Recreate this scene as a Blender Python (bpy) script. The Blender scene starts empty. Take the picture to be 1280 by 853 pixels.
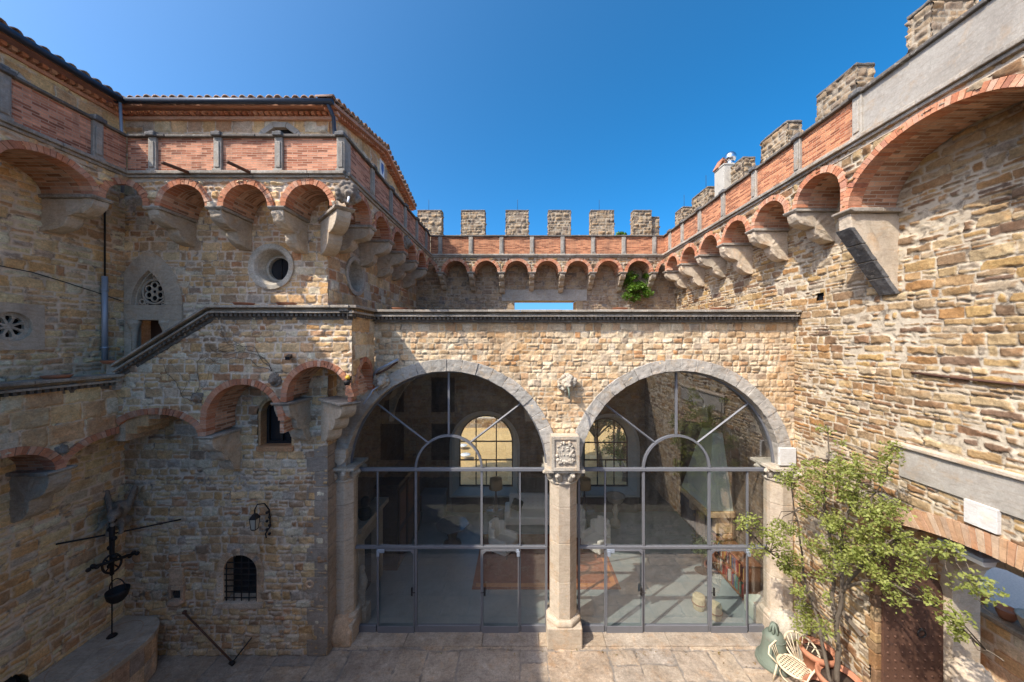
import bpy, math, random
import numpy as np
from mathutils import Vector, Matrix

# ------------------------------------------------------------------ camera, sky, sun, exposure
scene = bpy.context.scene
COL = scene.collection
CAMZ = 7.5
FPX = 430.0                       # focal length in pixels of a 1280 wide frame
cam_d = bpy.data.cameras.new("camera")
cam = bpy.data.objects.new("camera", cam_d)
COL.objects.link(cam)
cam.location = (0, 0, CAMZ)
cam.rotation_euler = (math.radians(90), 0, 0)
cam_d.sensor_width = 36.0
cam_d.lens = FPX / 1280 * 36.0
cam_d.shift_x = -10 / 1280.0
cam_d.clip_start = 0.05
cam_d.clip_end = 6000
scene.camera = cam

SUN = Vector((-.74, -.536, 1.0)).normalized()       # towards the sun
elev = math.asin(SUN.z)
world = bpy.data.worlds.new("World")
scene.world = world
world.use_nodes = True
wn = world.node_tree.nodes
wl = world.node_tree.links
wn.clear()
wo = wn.new("ShaderNodeOutputWorld")
bg = wn.new("ShaderNodeBackground")
sky = wn.new("ShaderNodeTexSky")
sky.sky_type = 'NISHITA'
sky.sun_disc = False
sky.sun_elevation = elev
sky.sun_rotation = math.atan2(SUN.x, SUN.y)
sky.altitude = 200
sky.air_density = 0.5
sky.dust_density = 4.0
sky.ozone_density = 6.0
bg.inputs[1].default_value = 0.15
hs = wn.new("ShaderNodeHueSaturation")
hs.inputs['Saturation'].default_value = 1.32
hs.inputs['Hue'].default_value = .486
wl.new(sky.outputs[0], hs.inputs['Color'])
wl.new(hs.outputs[0], bg.inputs[0])
wl.new(bg.outputs[0], wo.inputs[0])

sun_d = bpy.data.lights.new("sun", 'SUN')
sun_d.energy = 2.45
sun_d.angle = math.radians(0.5)
sun_d.color = (1.0, 0.93, 0.82)
sun = bpy.data.objects.new("sun", sun_d)
COL.objects.link(sun)
sun.rotation_euler = SUN.to_track_quat('Z', 'Y').to_euler()
sun.location = (-20, -15, 30)

scene.view_settings.view_transform = 'Standard'
scene.view_settings.look = 'None'
scene.view_settings.exposure = 1.34
scene.view_settings.gamma = 1.0
scene.render.engine = 'CYCLES'
scene.cycles.use_denoising = True
scene.cycles.max_bounces = 12
scene.cycles.diffuse_bounces = 8
scene.cycles.glossy_bounces = 4
scene.cycles.transmission_bounces = 6
scene.cycles.transparent_max_bounces = 12
scene.cycles.caustics_reflective = False
scene.cycles.caustics_refractive = False

# ------------------------------------------------------------------ names, labels, parents
WORLD_LOC = {}
def reg(o, loc):
    WORLD_LOC[o.name] = Vector(loc)
def tag(o, label=None, cat=None, group=None, kind=None):
    if label: o['label'] = label
    if cat: o['category'] = cat
    if group: o['group'] = group
    if kind: o['kind'] = kind
    return o
def thing(name, label, cat, loc, group=None):
    o = bpy.data.objects.new(name, None)
    COL.objects.link(o)
    o.empty_display_size = .2
    o.location = loc
    reg(o, loc)
    return tag(o, label, cat, group)
def P(px, py, Y):
    return Vector(((px - 650) * Y / FPX, Y, CAMZ - (py - 426) * Y / FPX))
def PX(px, py, X):
    Y = FPX * X / (px - 650)
    return Vector((X, Y, CAMZ - (py - 426) * Y / FPX))
def link_mesh(name, me, lo, hi, parent):
    """origin at the base of the mesh, parented without moving it"""
    c = Vector(((lo[0] + hi[0]) / 2, (lo[1] + hi[1]) / 2, lo[2]))
    me.transform(Matrix.Translation(-c))
    o = bpy.data.objects.new(name, me)
    COL.objects.link(o)
    reg(o, c)
    if parent is not None:
        o.parent = parent
        o.location = c - WORLD_LOC[parent.name]
    else:
        o.location = c
    return o
def copy_tree(o, loc=None, rz=0.0, label=None, group=None, scale=None):
    c = o.copy()
    COL.objects.link(c)
    if loc is not None:
        c.location = loc
        reg(c, loc)
        c.rotation_euler = (0, 0, rz)
    if scale: c.scale = (scale,) * 3
    if label: c['label'] = label
    if group: c['group'] = group
    for ch in list(o.children):
        k = copy_tree(ch)
        k.parent = c
    return c

# ------------------------------------------------------------------ numpy noise
def _hash(ix, iy, seed):
    n = (ix.astype(np.int64) * 374761393 + iy.astype(np.int64) * 668265263 + int(seed) * 974634541) & 0xffffffff
    n = ((n ^ (n >> 13)) * 1274126177) & 0xffffffff
    n = ((n ^ (n >> 15)) * 2246822519) & 0xffffffff
    n = n ^ (n >> 16)
    return (n & 0xffffff) / float(0xffffff)
def vnoise(x, y, seed=0):
    xi = np.floor(x); yi = np.floor(y)
    fx = x - xi; fy = y - yi
    fx = fx * fx * (3 - 2 * fx); fy = fy * fy * (3 - 2 * fy)
    a = _hash(xi, yi, seed); b = _hash(xi + 1, yi, seed)
    c = _hash(xi, yi + 1, seed); d = _hash(xi + 1, yi + 1, seed)
    return (a * (1 - fx) + b * fx) * (1 - fy) + (c * (1 - fx) + d * fx) * fy
def fbm(x, y, seed=0, n=3):
    s = 0; a = .5; t = 0
    for i in range(n):
        s = s + a * vnoise(x * 2 ** i, y * 2 ** i, seed + i * 17)
        t += a; a *= .5
    return s / t
def sstep(a, b, x):
    t = np.clip((x - a) / (b - a), 0, 1)
    return t * t * (3 - 2 * t)

def masonry(u, v, seed, ch=.16, cw=.3, mw=.02, relief=.02, warp=.02, split=.15, rough=.02, cvar=.4, wvar=.5, tilt=.5, soft=.03, rag=.03, smear=.0):
    """height, stone number and mortar mask of a coursed stone wall at points (u, v)"""
    rng = np.random.RandomState(seed)
    wu = u + warp * 2 * (fbm(u * 1.4, v * 1.4, seed) - .5) + .02 * (vnoise(u * 9, v * 9, seed + 5) - .5)
    wv = v + warp * 2 * (fbm(u * 1.1 + 9, v * 1.1, seed + 1) - .5) + .02 * (vnoise(u * 8, v * 8, seed + 6) - .5)
    ed = [wv.min() - .5]
    while ed[-1] < wv.max() + 1:
        ed.append(ed[-1] + ch * rng.uniform(1 - cvar, 1 + cvar))
    ed = np.array(ed)
    ci = np.searchsorted(ed, wv) - 1
    lo = ed[ci]; hi = ed[ci + 1]
    L = np.zeros_like(wu); R = np.zeros_like(wu); sid = np.zeros(wu.shape, dtype=np.int64)
    u0 = wu.min() - .5; u1 = wu.max() + 1
    for c in np.unique(ci):
        m = ci == c
        hgt = ed[c + 1] - ed[c]
        n = int((u1 - u0) / (cw * .6)) + 4
        ws = cw * rng.uniform(1 - wvar, 1 + wvar, n) * (.6 + .4 * hgt / ch)
        ue = u0 - rng.uniform(0, cw) + np.concatenate([[0], np.cumsum(ws)])
        while ue[-1] < u1 + 1:
            ue = np.append(ue, ue[-1] + cw)
        k = np.clip(np.searchsorted(ue, wu[m]) - 1, 0, len(ue) - 2)
        L[m] = ue[k]; R[m] = ue[k + 1]; sid[m] = k
    hsh = _hash(sid, ci, seed + 11)
    fr = .35 + .3 * _hash(sid, ci, seed + 12)
    sp = (hsh < split) & ((hi - lo) > ch * .8)
    mid = lo + fr * (hi - lo)
    up = sp & (wv > mid)
    dn = sp & ~up
    lo = np.where(up, mid, lo); hi = np.where(dn, mid, hi)
    sid2 = sid * 3 + up * 1 + dn * 2
    r1 = _hash(sid2, ci, seed + 21); r2 = _hash(sid2, ci, seed + 22)
    tx = _hash(sid2, ci, seed + 23) - .5; ty = _hash(sid2, ci, seed + 24) - .5
    a = np.minimum(wu - L, R - wu); b = np.minimum(wv - lo, hi - wv)
    rr = .014
    d = np.where((a < rr) & (b < rr), rr - np.hypot(rr - a, rr - b), np.minimum(a, b))
    d = d + (fbm(u * 15, v * 15, seed + 3, 2) - .5) * rag + (fbm(u * 5, v * 6, seed + 13, 2) - .5) * rag
    if smear:                                       # lime pointing spread over the faces of some stones
        sm_ = fbm(u * 1.3, v * 2.2, seed + 14, 4)
        d = d - smear * sstep(.5, .72, sm_) * (.4 + 1.2 * vnoise(u * 11, v * 11, seed + 15))
    t = sstep(mw * .5, mw * .5 + soft, d)
    cu = (wu - (L + R) / 2); cv = (wv - (lo + hi) / 2)
    h = relief * (t * (.35 + 1.0 * r2)) + t * tilt * .3 * (tx * cu + ty * cv)
    h = h + t * rough * (fbm(u * 7, v * 7, seed + 4) - .5) * 2 + .006 * (vnoise(u * 30, v * 30, seed + 8) - .5)
    mort = 1 - sstep(mw * .5 - .004, mw * .5 + .008, d)
    h = h - .03 * mort * sstep(.56, .74, fbm(u * 4.2, v * 5.5, seed + 31))     # raked out joints
    return h, r1, mort

STYLES = {
    'front': dict(ch=.155, cw=.2, mw=.013, relief=.016, warp=.012, split=.1, rough=.026, cvar=.28, wvar=.45, tilt=.5, soft=.012, rag=.02, smear=.008),
    'right': dict(ch=.135, cw=.3, mw=.024, relief=.018, warp=.022, split=.34, rough=.024, cvar=.5, wvar=.7, tilt=.55, soft=.012, rag=.03, smear=.022),
    'tower': dict(ch=.175, cw=.25, mw=.022, relief=.015, warp=.02, split=.22, rough=.022, cvar=.42, wvar=.58, tilt=.6, soft=.014, rag=.026, smear=.014),
    'left': dict(ch=.17, cw=.3, mw=.024, relief=.015, warp=.02, split=.25, rough=.022, cvar=.45, wvar=.6, tilt=.6, soft=.014, rag=.028, smear=.014),
    'lower': dict(ch=.18, cw=.26, mw=.02, relief=.022, warp=.03, split=.25, rough=.03, cvar=.45, wvar=.6, tilt=.9, soft=.015, rag=.032, smear=.014),
    'big':   dict(ch=.3, cw=.42, mw=.016, relief=.018, warp=.012, split=.08, rough=.02, cvar=.3, wvar=.4, tilt=.5, soft=.03),
    'rough': dict(ch=.15, cw=.24, mw=.028, relief=.04, warp=.05, split=.25, rough=.04, cvar=.4, wvar=.55, tilt=1., soft=.04),
    'flags': dict(ch=.58, cw=.95, mw=.024, relief=.007, warp=.05, split=.2, rough=.018, cvar=.4, wvar=.5, tilt=.08, soft=.03, rag=.04),
    'plain': dict(ch=.5, cw=.9, mw=.008, relief=.004, warp=.004, split=.0, rough=.008, cvar=.2, wvar=.4, tilt=.05, soft=.015),
}

class SM:
    """collects stone height-field sheets into ONE mesh"""
    def __init__(self):
        self.p = []; self.f = []; self.r = []; self.m = []; self.uv = []; self.n = 0
    def sheet(self, fn, u0, u1, v0, v1, step, style, seed, hole=None, proud=0.0):
        nu = max(2, int(round((u1 - u0) / step)) + 1); nv = max(2, int(round((v1 - v0) / step)) + 1)
        uu = np.linspace(u0, u1, nu); vv = np.linspace(v0, v1, nv)
        U, V = np.meshgrid(uu, vv)
        u = U.ravel(); v = V.ravel()
        h, r, mo = masonry(u, v, seed, **STYLES[style])
        pos = fn(u, h + proud, v)
        keep = np.ones(u.shape, bool)
        if hole is not None: keep &= ~hole(u, v)
        idx = np.arange(nu * nv).reshape(nv, nu)
        q = np.stack([idx[:-1, :-1], idx[:-1, 1:], idx[1:, 1:], idx[1:, :-1]], -1).reshape(-1, 4)
        q = q[keep[q].all(1)]
        used = np.zeros(nu * nv, bool); used[q.ravel()] = True
        new = np.cumsum(used) - 1
        q = new[q]
        self.p.append(pos[used]); self.r.append(r[used]); self.m.append(mo[used])
        self.uv.append(np.stack([u[used], v[used]], 1))
        self.f.append(q + self.n)
        self.n += int(used.sum())
        return self
    def build(self, name, mat, parent=None):
        p = np.concatenate(self.p).astype(np.float32); f = np.concatenate(self.f).astype(np.int32)
        me = bpy.data.meshes.new(name)
        nf = len(f)
        me.vertices.add(len(p)); me.loops.add(nf * 4); me.polygons.add(nf)
        me.vertices.foreach_set("co", p.ravel())
        me.loops.foreach_set("vertex_index", f.ravel())
        me.polygons.foreach_set("loop_start", np.arange(0, nf * 4, 4, dtype=np.int32))
        me.polygons.foreach_set("use_smooth", np.ones(nf, dtype=bool))
        uv = me.uv_layers.new(name="UVMap")
        uv.data.foreach_set("uv", np.concatenate(self.uv)[f.ravel()].astype(np.float32).ravel())
        for nm, arr in (("rnd", self.r), ("mort", self.m)):
            at = me.attributes.new(nm, 'FLOAT', 'POINT')
            at.data.foreach_set("value", np.concatenate(arr).astype(np.float32))
        me.update(calc_edges=True)
        me.materials.append(mat)
        return link_mesh(name, me, p.min(0), p.max(0), parent)

class MB:
    """collects solid pieces into ONE mesh; every piece may carry its own random number"""
    def __init__(self, seed=1):
        self.v = []; self.f = []; self.r = []; self.m = []; self.rng = random.Random(seed); self.smooth = []
    def add(self, vs, fs, rnd=None, mort=0.0, smooth=False):
        b = len(self.v)
        if rnd is None: rnd = self.rng.random()
        self.v += [tuple(x) for x in vs]
        for f in fs:
            self.f.append(tuple(b + i for i in f)); self.r.append(rnd); self.m.append(mort); self.smooth.append(smooth)
        return self
    def box(self, x0, x1, y0, y1, z0, z1, rnd=None, fn=None, mort=0.0):
        vs = [(x, y, z) for x in (x0, x1) for y in (y0, y1) for z in (z0, z1)]
        if fn: vs = [fn(*q) for q in vs]
        return self.add(vs, [(0, 1, 3, 2), (4, 6, 7, 5), (0, 4, 5, 1), (2, 3, 7, 6), (0, 2, 6, 4), (1, 5, 7, 3)], rnd, mort)
    def obox(self, c, half, rot, rnd=None):
        """oriented box: centre, half sizes, euler"""
        M = Matrix.Translation(c) @ (Matrix.Rotation(rot[2], 4, 'Z') @ Matrix.Rotation(rot[1], 4, 'Y') @ Matrix.Rotation(rot[0], 4, 'X'))
        vs = [M @ Vector((x, y, z)) for x in (-half[0], half[0]) for y in (-half[1], half[1]) for z in (-half[2], half[2])]
        return self.add(vs, [(0, 1, 3, 2), (4, 6, 7, 5), (0, 4, 5, 1), (2, 3, 7, 6), (0, 2, 6, 4), (1, 5, 7, 3)], rnd)
    def prism(self, poly, a0, a1, fn, rnd=None, mort=0.0):
        """polygon of (p, q) swept from a0 to a1; fn(a, p, q) -> point"""
        n = len(poly)
        vs = [fn(a0, *q) for q in poly] + [fn(a1, *q) for q in poly]
        fs = [tuple(range(n)), tuple(range(2 * n - 1, n - 1, -1))] + [(i, n + i, n + (i + 1) % n, (i + 1) % n) for i in range(n)]
        return self.add(vs, fs, rnd, mort)
    def tube(self, pts, r, n=8, rnd=None, cap=True, smooth=True):
        pts = [Vector(p) for p in pts]
        rs = r if isinstance(r, (list, tuple)) else [r] * len(pts)
        vs = []; up = None
        for i, p in enumerate(pts):
            t = (pts[min(i + 1, len(pts) - 1)] - pts[max(i - 1, 0)])
            if t.length < 1e-9: t = Vector((0, 0, 1))
            t.normalize()
            if up is None:
                up = Vector((0, 0, 1)) if abs(t.z) < .9 else Vector((1, 0, 0))
            a = t.cross(up)
            if a.length < 1e-6: a = t.orthogonal()
            a.normalize(); b = a.cross(t).normalized(); up = b
            for k in range(n):
                w = 2 * math.pi * k / n
                vs.append(p + a * math.cos(w) * rs[i] + b * math.sin(w) * rs[i])
        fs = []
        for i in range(len(pts) - 1):
            for k in range(n):
                fs.append((i * n + k, i * n + (k + 1) % n, (i + 1) * n + (k + 1) % n, (i + 1) * n + k))
        if cap:
            fs.append(tuple(range(n - 1, -1, -1))); fs.append(tuple(range((len(pts) - 1) * n, len(pts) * n)))
        return self.add(vs, fs, rnd, smooth=smooth)
    def lathe(self, prof, c, n=24, rnd=None, smooth=True, rot=0.0, axis='Z', squash=1.0):
        """profile of (radius, height) turned round an axis through c"""
        vs = []
        for (r, z) in prof:
            for k in range(n):
                w = 2 * math.pi * k / n + rot
                x, y = r * math.cos(w), r * math.sin(w) * squash
                if axis == 'Z': vs.append((c[0] + x, c[1] + y, c[2] + z))
                elif axis == 'Y': vs.append((c[0] + x, c[1] + z, c[2] + y))
                else: vs.append((c[0] + z, c[1] + x, c[2] + y))
        fs = []
        m = len(prof)
        for i in range(m - 1):
            for k in range(n):
                fs.append((i * n + k, i * n + (k + 1) % n, (i + 1) * n + (k + 1) % n, (i + 1) * n + k))
        if prof[0][0] > 1e-4: fs.append(tuple(range(n - 1, -1, -1)))
        if prof[-1][0] > 1e-4: fs.append(tuple(range((m - 1) * n, m * n)))
        return self.add(vs, fs, rnd, smooth=smooth)
    def ball(self, c, r, n=10, rnd=None, R=None):
        rx, ry, rz = r if isinstance(r, (tuple, list)) else (r, r, r)
        vs = []; fs = []
        for i in range(n + 1):
            th = math.pi * i / n
            for k in range(2 * n):
                w = math.pi * k / n
                q = Vector((rx * math.sin(th) * math.cos(w), ry * math.sin(th) * math.sin(w), rz * math.cos(th)))
                if R is not None: q = R @ q
                vs.append((c[0] + q.x, c[1] + q.y, c[2] + q.z))
        N = 2 * n
        for i in range(n):
            for k in range(N):
                fs.append((i * N + k, i * N + (k + 1) % N, (i + 1) * N + (k + 1) % N, (i + 1) * N + k))
        return self.add(vs, fs, rnd, smooth=True)
    def build(self, name, mat, parent=None, bevel=0, remesh=0, subsurf=0, rough=0, smooth=None):
        me = bpy.data.meshes.new(name)
        v = np.array(self.v, dtype=np.float64)
        me.from_pydata([tuple(x) for x in v], [], self.f)
        nf = len(self.f)
        at = me.attributes.new("rnd", 'FLOAT', 'FACE'); at.data.foreach_set("value", np.array(self.r, dtype=np.float32))
        at = me.attributes.new("mort", 'FLOAT', 'FACE'); at.data.foreach_set("value", np.array(self.m, dtype=np.float32))
        me.polygons.foreach_set("use_smooth", np.array(self.smooth if smooth is None else [smooth] * nf, dtype=bool))
        nor = np.zeros(nf * 3, dtype=np.float32); me.polygons.foreach_get("normal", nor); nor = np.abs(nor.reshape(-1, 3))
        ls = np.zeros(nf, dtype=np.int32); me.polygons.foreach_get("loop_total", ls)
        li = np.zeros(len(me.loops), dtype=np.int32); me.loops.foreach_get("vertex_index", li)
        ax = np.repeat(nor.argmax(1), ls)
        lp = v[li]
        uv = np.where((ax == 2)[:, None], lp[:, [0, 1]], np.where((ax == 0)[:, None], lp[:, [1, 2]], lp[:, [0, 2]]))
        ul = me.uv_layers.new(name="UVMap"); ul.data.foreach_set("uv", uv.astype(np.float32).ravel())
        me.materials.append(mat)
        o = link_mesh(name, me, v.min(0), v.max(0), parent)
        if remesh:
            m = o.modifiers.new("skin", 'REMESH'); m.mode = 'VOXEL'; m.voxel_size = remesh; m.use_smooth_shade = True
            m = o.modifiers.new("soft", 'SMOOTH'); m.iterations = 2; m.factor = .5
        if bevel:
            m = o.modifiers.new("worn_edges", 'BEVEL'); m.width = bevel; m.segments = 2; m.limit_method = 'ANGLE'; m.angle_limit = math.radians(40)
            m.harden_normals = False
        if subsurf:
            m = o.modifiers.new("round", 'SUBSURF'); m.levels = subsurf; m.render_levels = subsurf
        if rough:
            tx = bpy.data.textures.get("wear") or bpy.data.textures.new("wear", 'CLOUDS')
            tx.noise_scale = .12; tx.noise_depth = 3
            m = o.modifiers.new("fine", 'SUBSURF'); m.subdivision_type = 'SIMPLE'; m.levels = 3; m.render_levels = 3
            m = o.modifiers.new("wear", 'DISPLACE'); m.texture = tx; m.texture_coords = 'GLOBAL'; m.strength = rough; m.mid_level = .5
        return o

# ------------------------------------------------------------------ materials
def nodes(name):
    m = bpy.data.materials.new(name); m.use_nodes = True
    nt = m.node_tree; nt.nodes.clear()
    out = nt.nodes.new("ShaderNodeOutputMaterial")
    b = nt.nodes.new("ShaderNodeBsdfPrincipled")
    nt.links.new(b.outputs[0], out.inputs[0])
    b.inputs['Specular IOR Level'].default_value = .25
    return m, nt, b, out
def N(nt, typ, **kw):
    n = nt.nodes.new(typ)
    for k, v in kw.items():
        if hasattr(n, k) and not k.startswith('i_'): setattr(n, k, v)
        else: n.inputs[k[2:] if k.startswith('i_') else k].default_value = v
    return n
def ramp(nt, cols, interp='LINEAR', pos=None):
    r = nt.nodes.new("ShaderNodeValToRGB")
    r.color_ramp.interpolation = interp
    e = r.color_ramp.elements
    while len(e) < len(cols): e.new(.5)
    for i, c in enumerate(cols):
        e[i].position = pos[i] if pos else (i / max(1, len(cols) - 1) if interp != 'CONSTANT' else i / len(cols))
        e[i].color = tuple(c) + (1,) if len(c) == 3 else c
    return r
def mix(nt, fac, a, b, typ='MIX'):
    m = nt.nodes.new("ShaderNodeMix"); m.data_type = 'RGBA'; m.blend_type = typ; m.clamp_factor = True
    for s, val in ((m.inputs[0], fac), (m.inputs[6], a), (m.inputs[7], b)):
        if isinstance(val, bpy.types.NodeSocket): nt.links.new(val, s)
        elif isinstance(val, (int, float)): s.default_value = val
        else: s.default_value = tuple(val) + (1,) if len(val) == 3 else val
    return m.outputs[2]
def noise(nt, scale, detail=4, rough=.6, vec=None, dist=0.0):
    n = N(nt, "ShaderNodeTexNoise")
    n.inputs['Scale'].default_value = scale; n.inputs['Detail'].default_value = detail; n.inputs['Roughness'].default_value = rough
    n.inputs['Distortion'].default_value = dist
    if vec is not None: nt.links.new(vec, n.inputs['Vector'])
    return n.outputs[0]
def rng_map(nt, s, a, b, c, d):
    n = nt.nodes.new("ShaderNodeMapRange")
    nt.links.new(s, n.inputs[0])
    for i, x in enumerate((a, b, c, d)): n.inputs[i + 1].default_value = x
    return n.outputs[0]
def gpos(nt):
    return nt.nodes.new("ShaderNodeNewGeometry").outputs['Position']
def bump(nt, b, h, strength=.4, dist=.01):
    n = nt.nodes.new("ShaderNodeBump"); n.inputs['Strength'].default_value = strength; n.inputs['Distance'].default_value = dist
    nt.links.new(h, n.inputs['Height']); nt.links.new(n.outputs[0], b.inputs['Normal'])
def attr(nt, nm):
    a = nt.nodes.new("ShaderNodeAttribute"); a.attribute_name = nm
    return a.outputs['Fac']

def stone_mat(name, pal, mortar=(.42, .36, .28), vary=.35, dirt=0.0, dirtcol=(.06, .052, .045), rough=.9, bmp=.5, patch=None, patch_amt=.5, lichen=0.0, grain=1.0):
    """stones picked from a palette by each stone's own number, grain, mortar, weather stains of their own shape"""
    m, nt, b, out = nodes(name)
    pos = gpos(nt)
    r = ramp(nt, pal, 'LINEAR'); nt.links.new(attr(nt, "rnd"), r.inputs[0])
    c = r.outputs[0]
    big = noise(nt, .55, 3, .55, pos)
    if patch is not None:                                   # zones where the quarry stone changes
        c = mix(nt, rng_map(nt, big, .48, .62, 0, patch_amt), c, patch)
    med = noise(nt, 5, 5, .7, pos, .4)
    fine = noise(nt, 38, 4, .7, pos)
    uvn = nt.nodes.new("ShaderNodeUVMap"); um = nt.nodes.new("ShaderNodeMapping"); um.inputs['Scale'].default_value = (3.2, 13, 1)
    nt.links.new(uvn.outputs[0], um.inputs[0])
    bed = noise(nt, 1.6, 4, .65, um.outputs[0], .5)
    c = mix(nt, rng_map(nt, bed, .5, .72, 0, .45), c, mix(nt, 1.0, c, (.62, .5, .4), 'MULTIPLY'))
    c = mix(nt, rng_map(nt, noise(nt, 3.3, 4, .7, pos, .5), .54, .7, 0, .45), c, mix(nt, 1.0, c, (1.12, .82, .52), 'MULTIPLY'))
    c = mix(nt, rng_map(nt, med, .35, .2, 0, .6), c, mix(nt, 1.0, c, (.5, .46, .44), 'MULTIPLY'))
    c = mix(nt, 1.0, c, mix(nt, rng_map(nt, noise(nt, 1.7, 5, .7, pos, .4), .3, .7, 0, 1), (1 - .3 * grain, 1 - .34 * grain, 1 - .38 * grain), (1 + .18 * grain,) * 3), 'MULTIPLY')
    c = mix(nt, 1.0, c, mix(nt, med, (1 - vary,) * 3, (1 + vary,) * 3), 'MULTIPLY')
    c = mix(nt, 1.0, c, mix(nt, fine, (1 - .55 * grain,) * 3, (1 + .55 * grain,) * 3), 'MULTIPLY')
    c = mix(nt, 1.0, c, mix(nt, noise(nt, 17, 3, .75, pos, .3), (1 - .4 * grain,) * 3, (1 + .4 * grain,) * 3), 'MULTIPLY')
    mc = mix(nt, noise(nt, 6, 4, .6, pos), tuple(x * .72 for x in mortar), tuple(min(1, x * 1.25) for x in mortar))
    mc = mix(nt, rng_map(nt, noise(nt, 4.5, 4, .7, pos, .4), .52, .64, 0, .75), mc, (.075, .058, .045))     # crevice shade painted into the mortar colour in noise patches
    c = mix(nt, attr(nt, "mort"), c, mc)
    if dirt:
        sx = nt.nodes.new("ShaderNodeMapping"); sx.inputs['Scale'].default_value = (1.0, 1.0, .38)
        nt.links.new(pos, sx.inputs[0])
        d1 = noise(nt, 1.1, 6, .72, sx.outputs[0], .6)
        c = mix(nt, rng_map(nt, d1, .5, .72, 0, dirt), c, dirtcol)
    if lichen:
        l1 = noise(nt, 9, 5, .75, pos, .8)
        c = mix(nt, rng_map(nt, l1, .58, .66, 0, lichen), c, (.52, .5, .42))
    nt.links.new(c, b.inputs['Base Color'])
    b.inputs['Roughness'].default_value = rough
    bump(nt, b, mix(nt, .4, fine, noise(nt, 14, 4, .7, pos)), bmp, .022)
    return m

def brick_mat(name, c1, c2, mortar, scale=1.0, dirt=.3, worn=.3):
    m, nt, b, out = nodes(name)
    uv = nt.nodes.new("ShaderNodeUVMap")
    pos = gpos(nt)
    wob = nt.nodes.new("ShaderNodeVectorMath"); wob.operation = 'MULTIPLY_ADD'
    nn = N(nt, "ShaderNodeTexNoise"); nn.inputs['Scale'].default_value = 3.0; nn.inputs['Detail'].default_value = 3
    nt.links.new(pos, nn.inputs['Vector'])
    nt.links.new(nn.outputs['Color'], wob.inputs[0]); wob.inputs[1].default_value = (.03, .03, .03)
    nt.links.new(uv.outputs[0], wob.inputs[2])
    br = nt.nodes.new("ShaderNodeTexBrick")
    nt.links.new(wob.outputs[0], br.inputs['Vector'])
    br.inputs['Color1'].default_value = (0, 0, 0, 1); br.inputs['Color2'].default_value = (1, 1, 1, 1); br.inputs['Mortar'].default_value = (.5, .5, .5, 1)
    br.inputs['Scale'].default_value = 1.0
    br.inputs['Brick Width'].default_value = .27 * scale; br.inputs['Row Height'].default_value = .062 * scale
    br.inputs['Mortar Size'].default_value = .007; br.inputs['Mortar Smooth'].default_value = .3; br.inputs['Bias'].default_value = 0.0
    rp = ramp(nt, [tuple(x * .6 for x in c1), c1, c2, tuple(min(1, x * 1.25) for x in c2)]); nt.links.new(br.outputs['Color'], rp.inputs[0])
    med = noise(nt, 4, 5, .7, pos, .3)
    fine = noise(nt, 45, 3, .7, pos)
    c = mix(nt, 1.0, rp.outputs[0], mix(nt, med, (.62,) * 3, (1.38,) * 3), 'MULTIPLY')
    c = mix(nt, 1.0, c, mix(nt, fine, (.75,) * 3, (1.25,) * 3), 'MULTIPLY')
    c = mix(nt, br.outputs['Fac'], c, mortar)
    st = nt.nodes.new("ShaderNodeMapping"); st.inputs['Scale'].default_value = (1, 1, .3); nt.links.new(pos, st.inputs[0])
    c = mix(nt, rng_map(nt, noise(nt, 1.6, 6, .75, st.outputs[0], .5), .52, .75, 0, dirt), c, (.1, .07, .055))
    c = mix(nt, rng_map(nt, noise(nt, 2.3, 6, .8, pos, .8), .55, .72, 0, worn), c, tuple(min(1, x * 1.15) for x in mortar))
    nt.links.new(c, b.inputs['Base Color']); b.inputs['Roughness'].default_value = .92
    inv = nt.nodes.new("ShaderNodeMath"); inv.operation = 'MULTIPLY_ADD'; nt.links.new(br.outputs['Fac'], inv.inputs[0]); inv.inputs[1].default_value = -1.0
    nt.links.new(fine, inv.inputs[2])
    bump(nt, b, inv.outputs[0], .6, .012)
    return m

def plain_mat(name, col, rough=.6, metal=0.0, var=.2, scale=8, bmp=.15, spec=.3, spots=None, spot_lo=.55, spot_hi=.68):
    m, nt, b, out = nodes(name)
    pos = N(nt, "ShaderNodeTexCoord").outputs['Object']
    n1 = noise(nt, scale, 5, .65, pos, .3)
    c = mix(nt, n1, tuple(x * (1 - var) for x in col), tuple(min(1, x * (1 + var)) for x in col))
    if spots is not None:
        c = mix(nt, rng_map(nt, noise(nt, scale * .8, 6, .75, pos, .9), spot_lo, spot_hi, 0, 1), c, spots)
    nt.links.new(c, b.inputs['Base Color'])
    b.inputs['Roughness'].default_value = rough; b.inputs['Metallic'].default_value = metal
    b.inputs['Specular IOR Level'].default_value = spec
    if bmp: bump(nt, b, noise(nt, scale * 6, 4, .65, pos), bmp, .01)
    return m

def leaf_mat(name, cols, trans=.35):
    m, nt, b, out = nodes(name)
    r = ramp(nt, cols); nt.links.new(attr(nt, "rnd"), r.inputs[0])
    c = mix(nt, 1.0, r.outputs[0], mix(nt, noise(nt, 2.5, 2, .5, gpos(nt)), (.7,) * 3, (1.3,) * 3), 'MULTIPLY')
    nt.links.new(c, b.inputs['Base Color']); b.inputs['Roughness'].default_value = .55
    t = nt.nodes.new("ShaderNodeBsdfTranslucent"); nt.links.new(mix(nt, 1.0, c, (1.5, 1.5, .7), 'MULTIPLY'), t.inputs[0])
    ms = nt.nodes.new("ShaderNodeMixShader"); ms.inputs[0].default_value = trans
    nt.links.new(b.outputs[0], ms.inputs[1]); nt.links.new(t.outputs[0], ms.inputs[2]); nt.links.new(ms.outputs[0], out.inputs[0])
    return m

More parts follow.
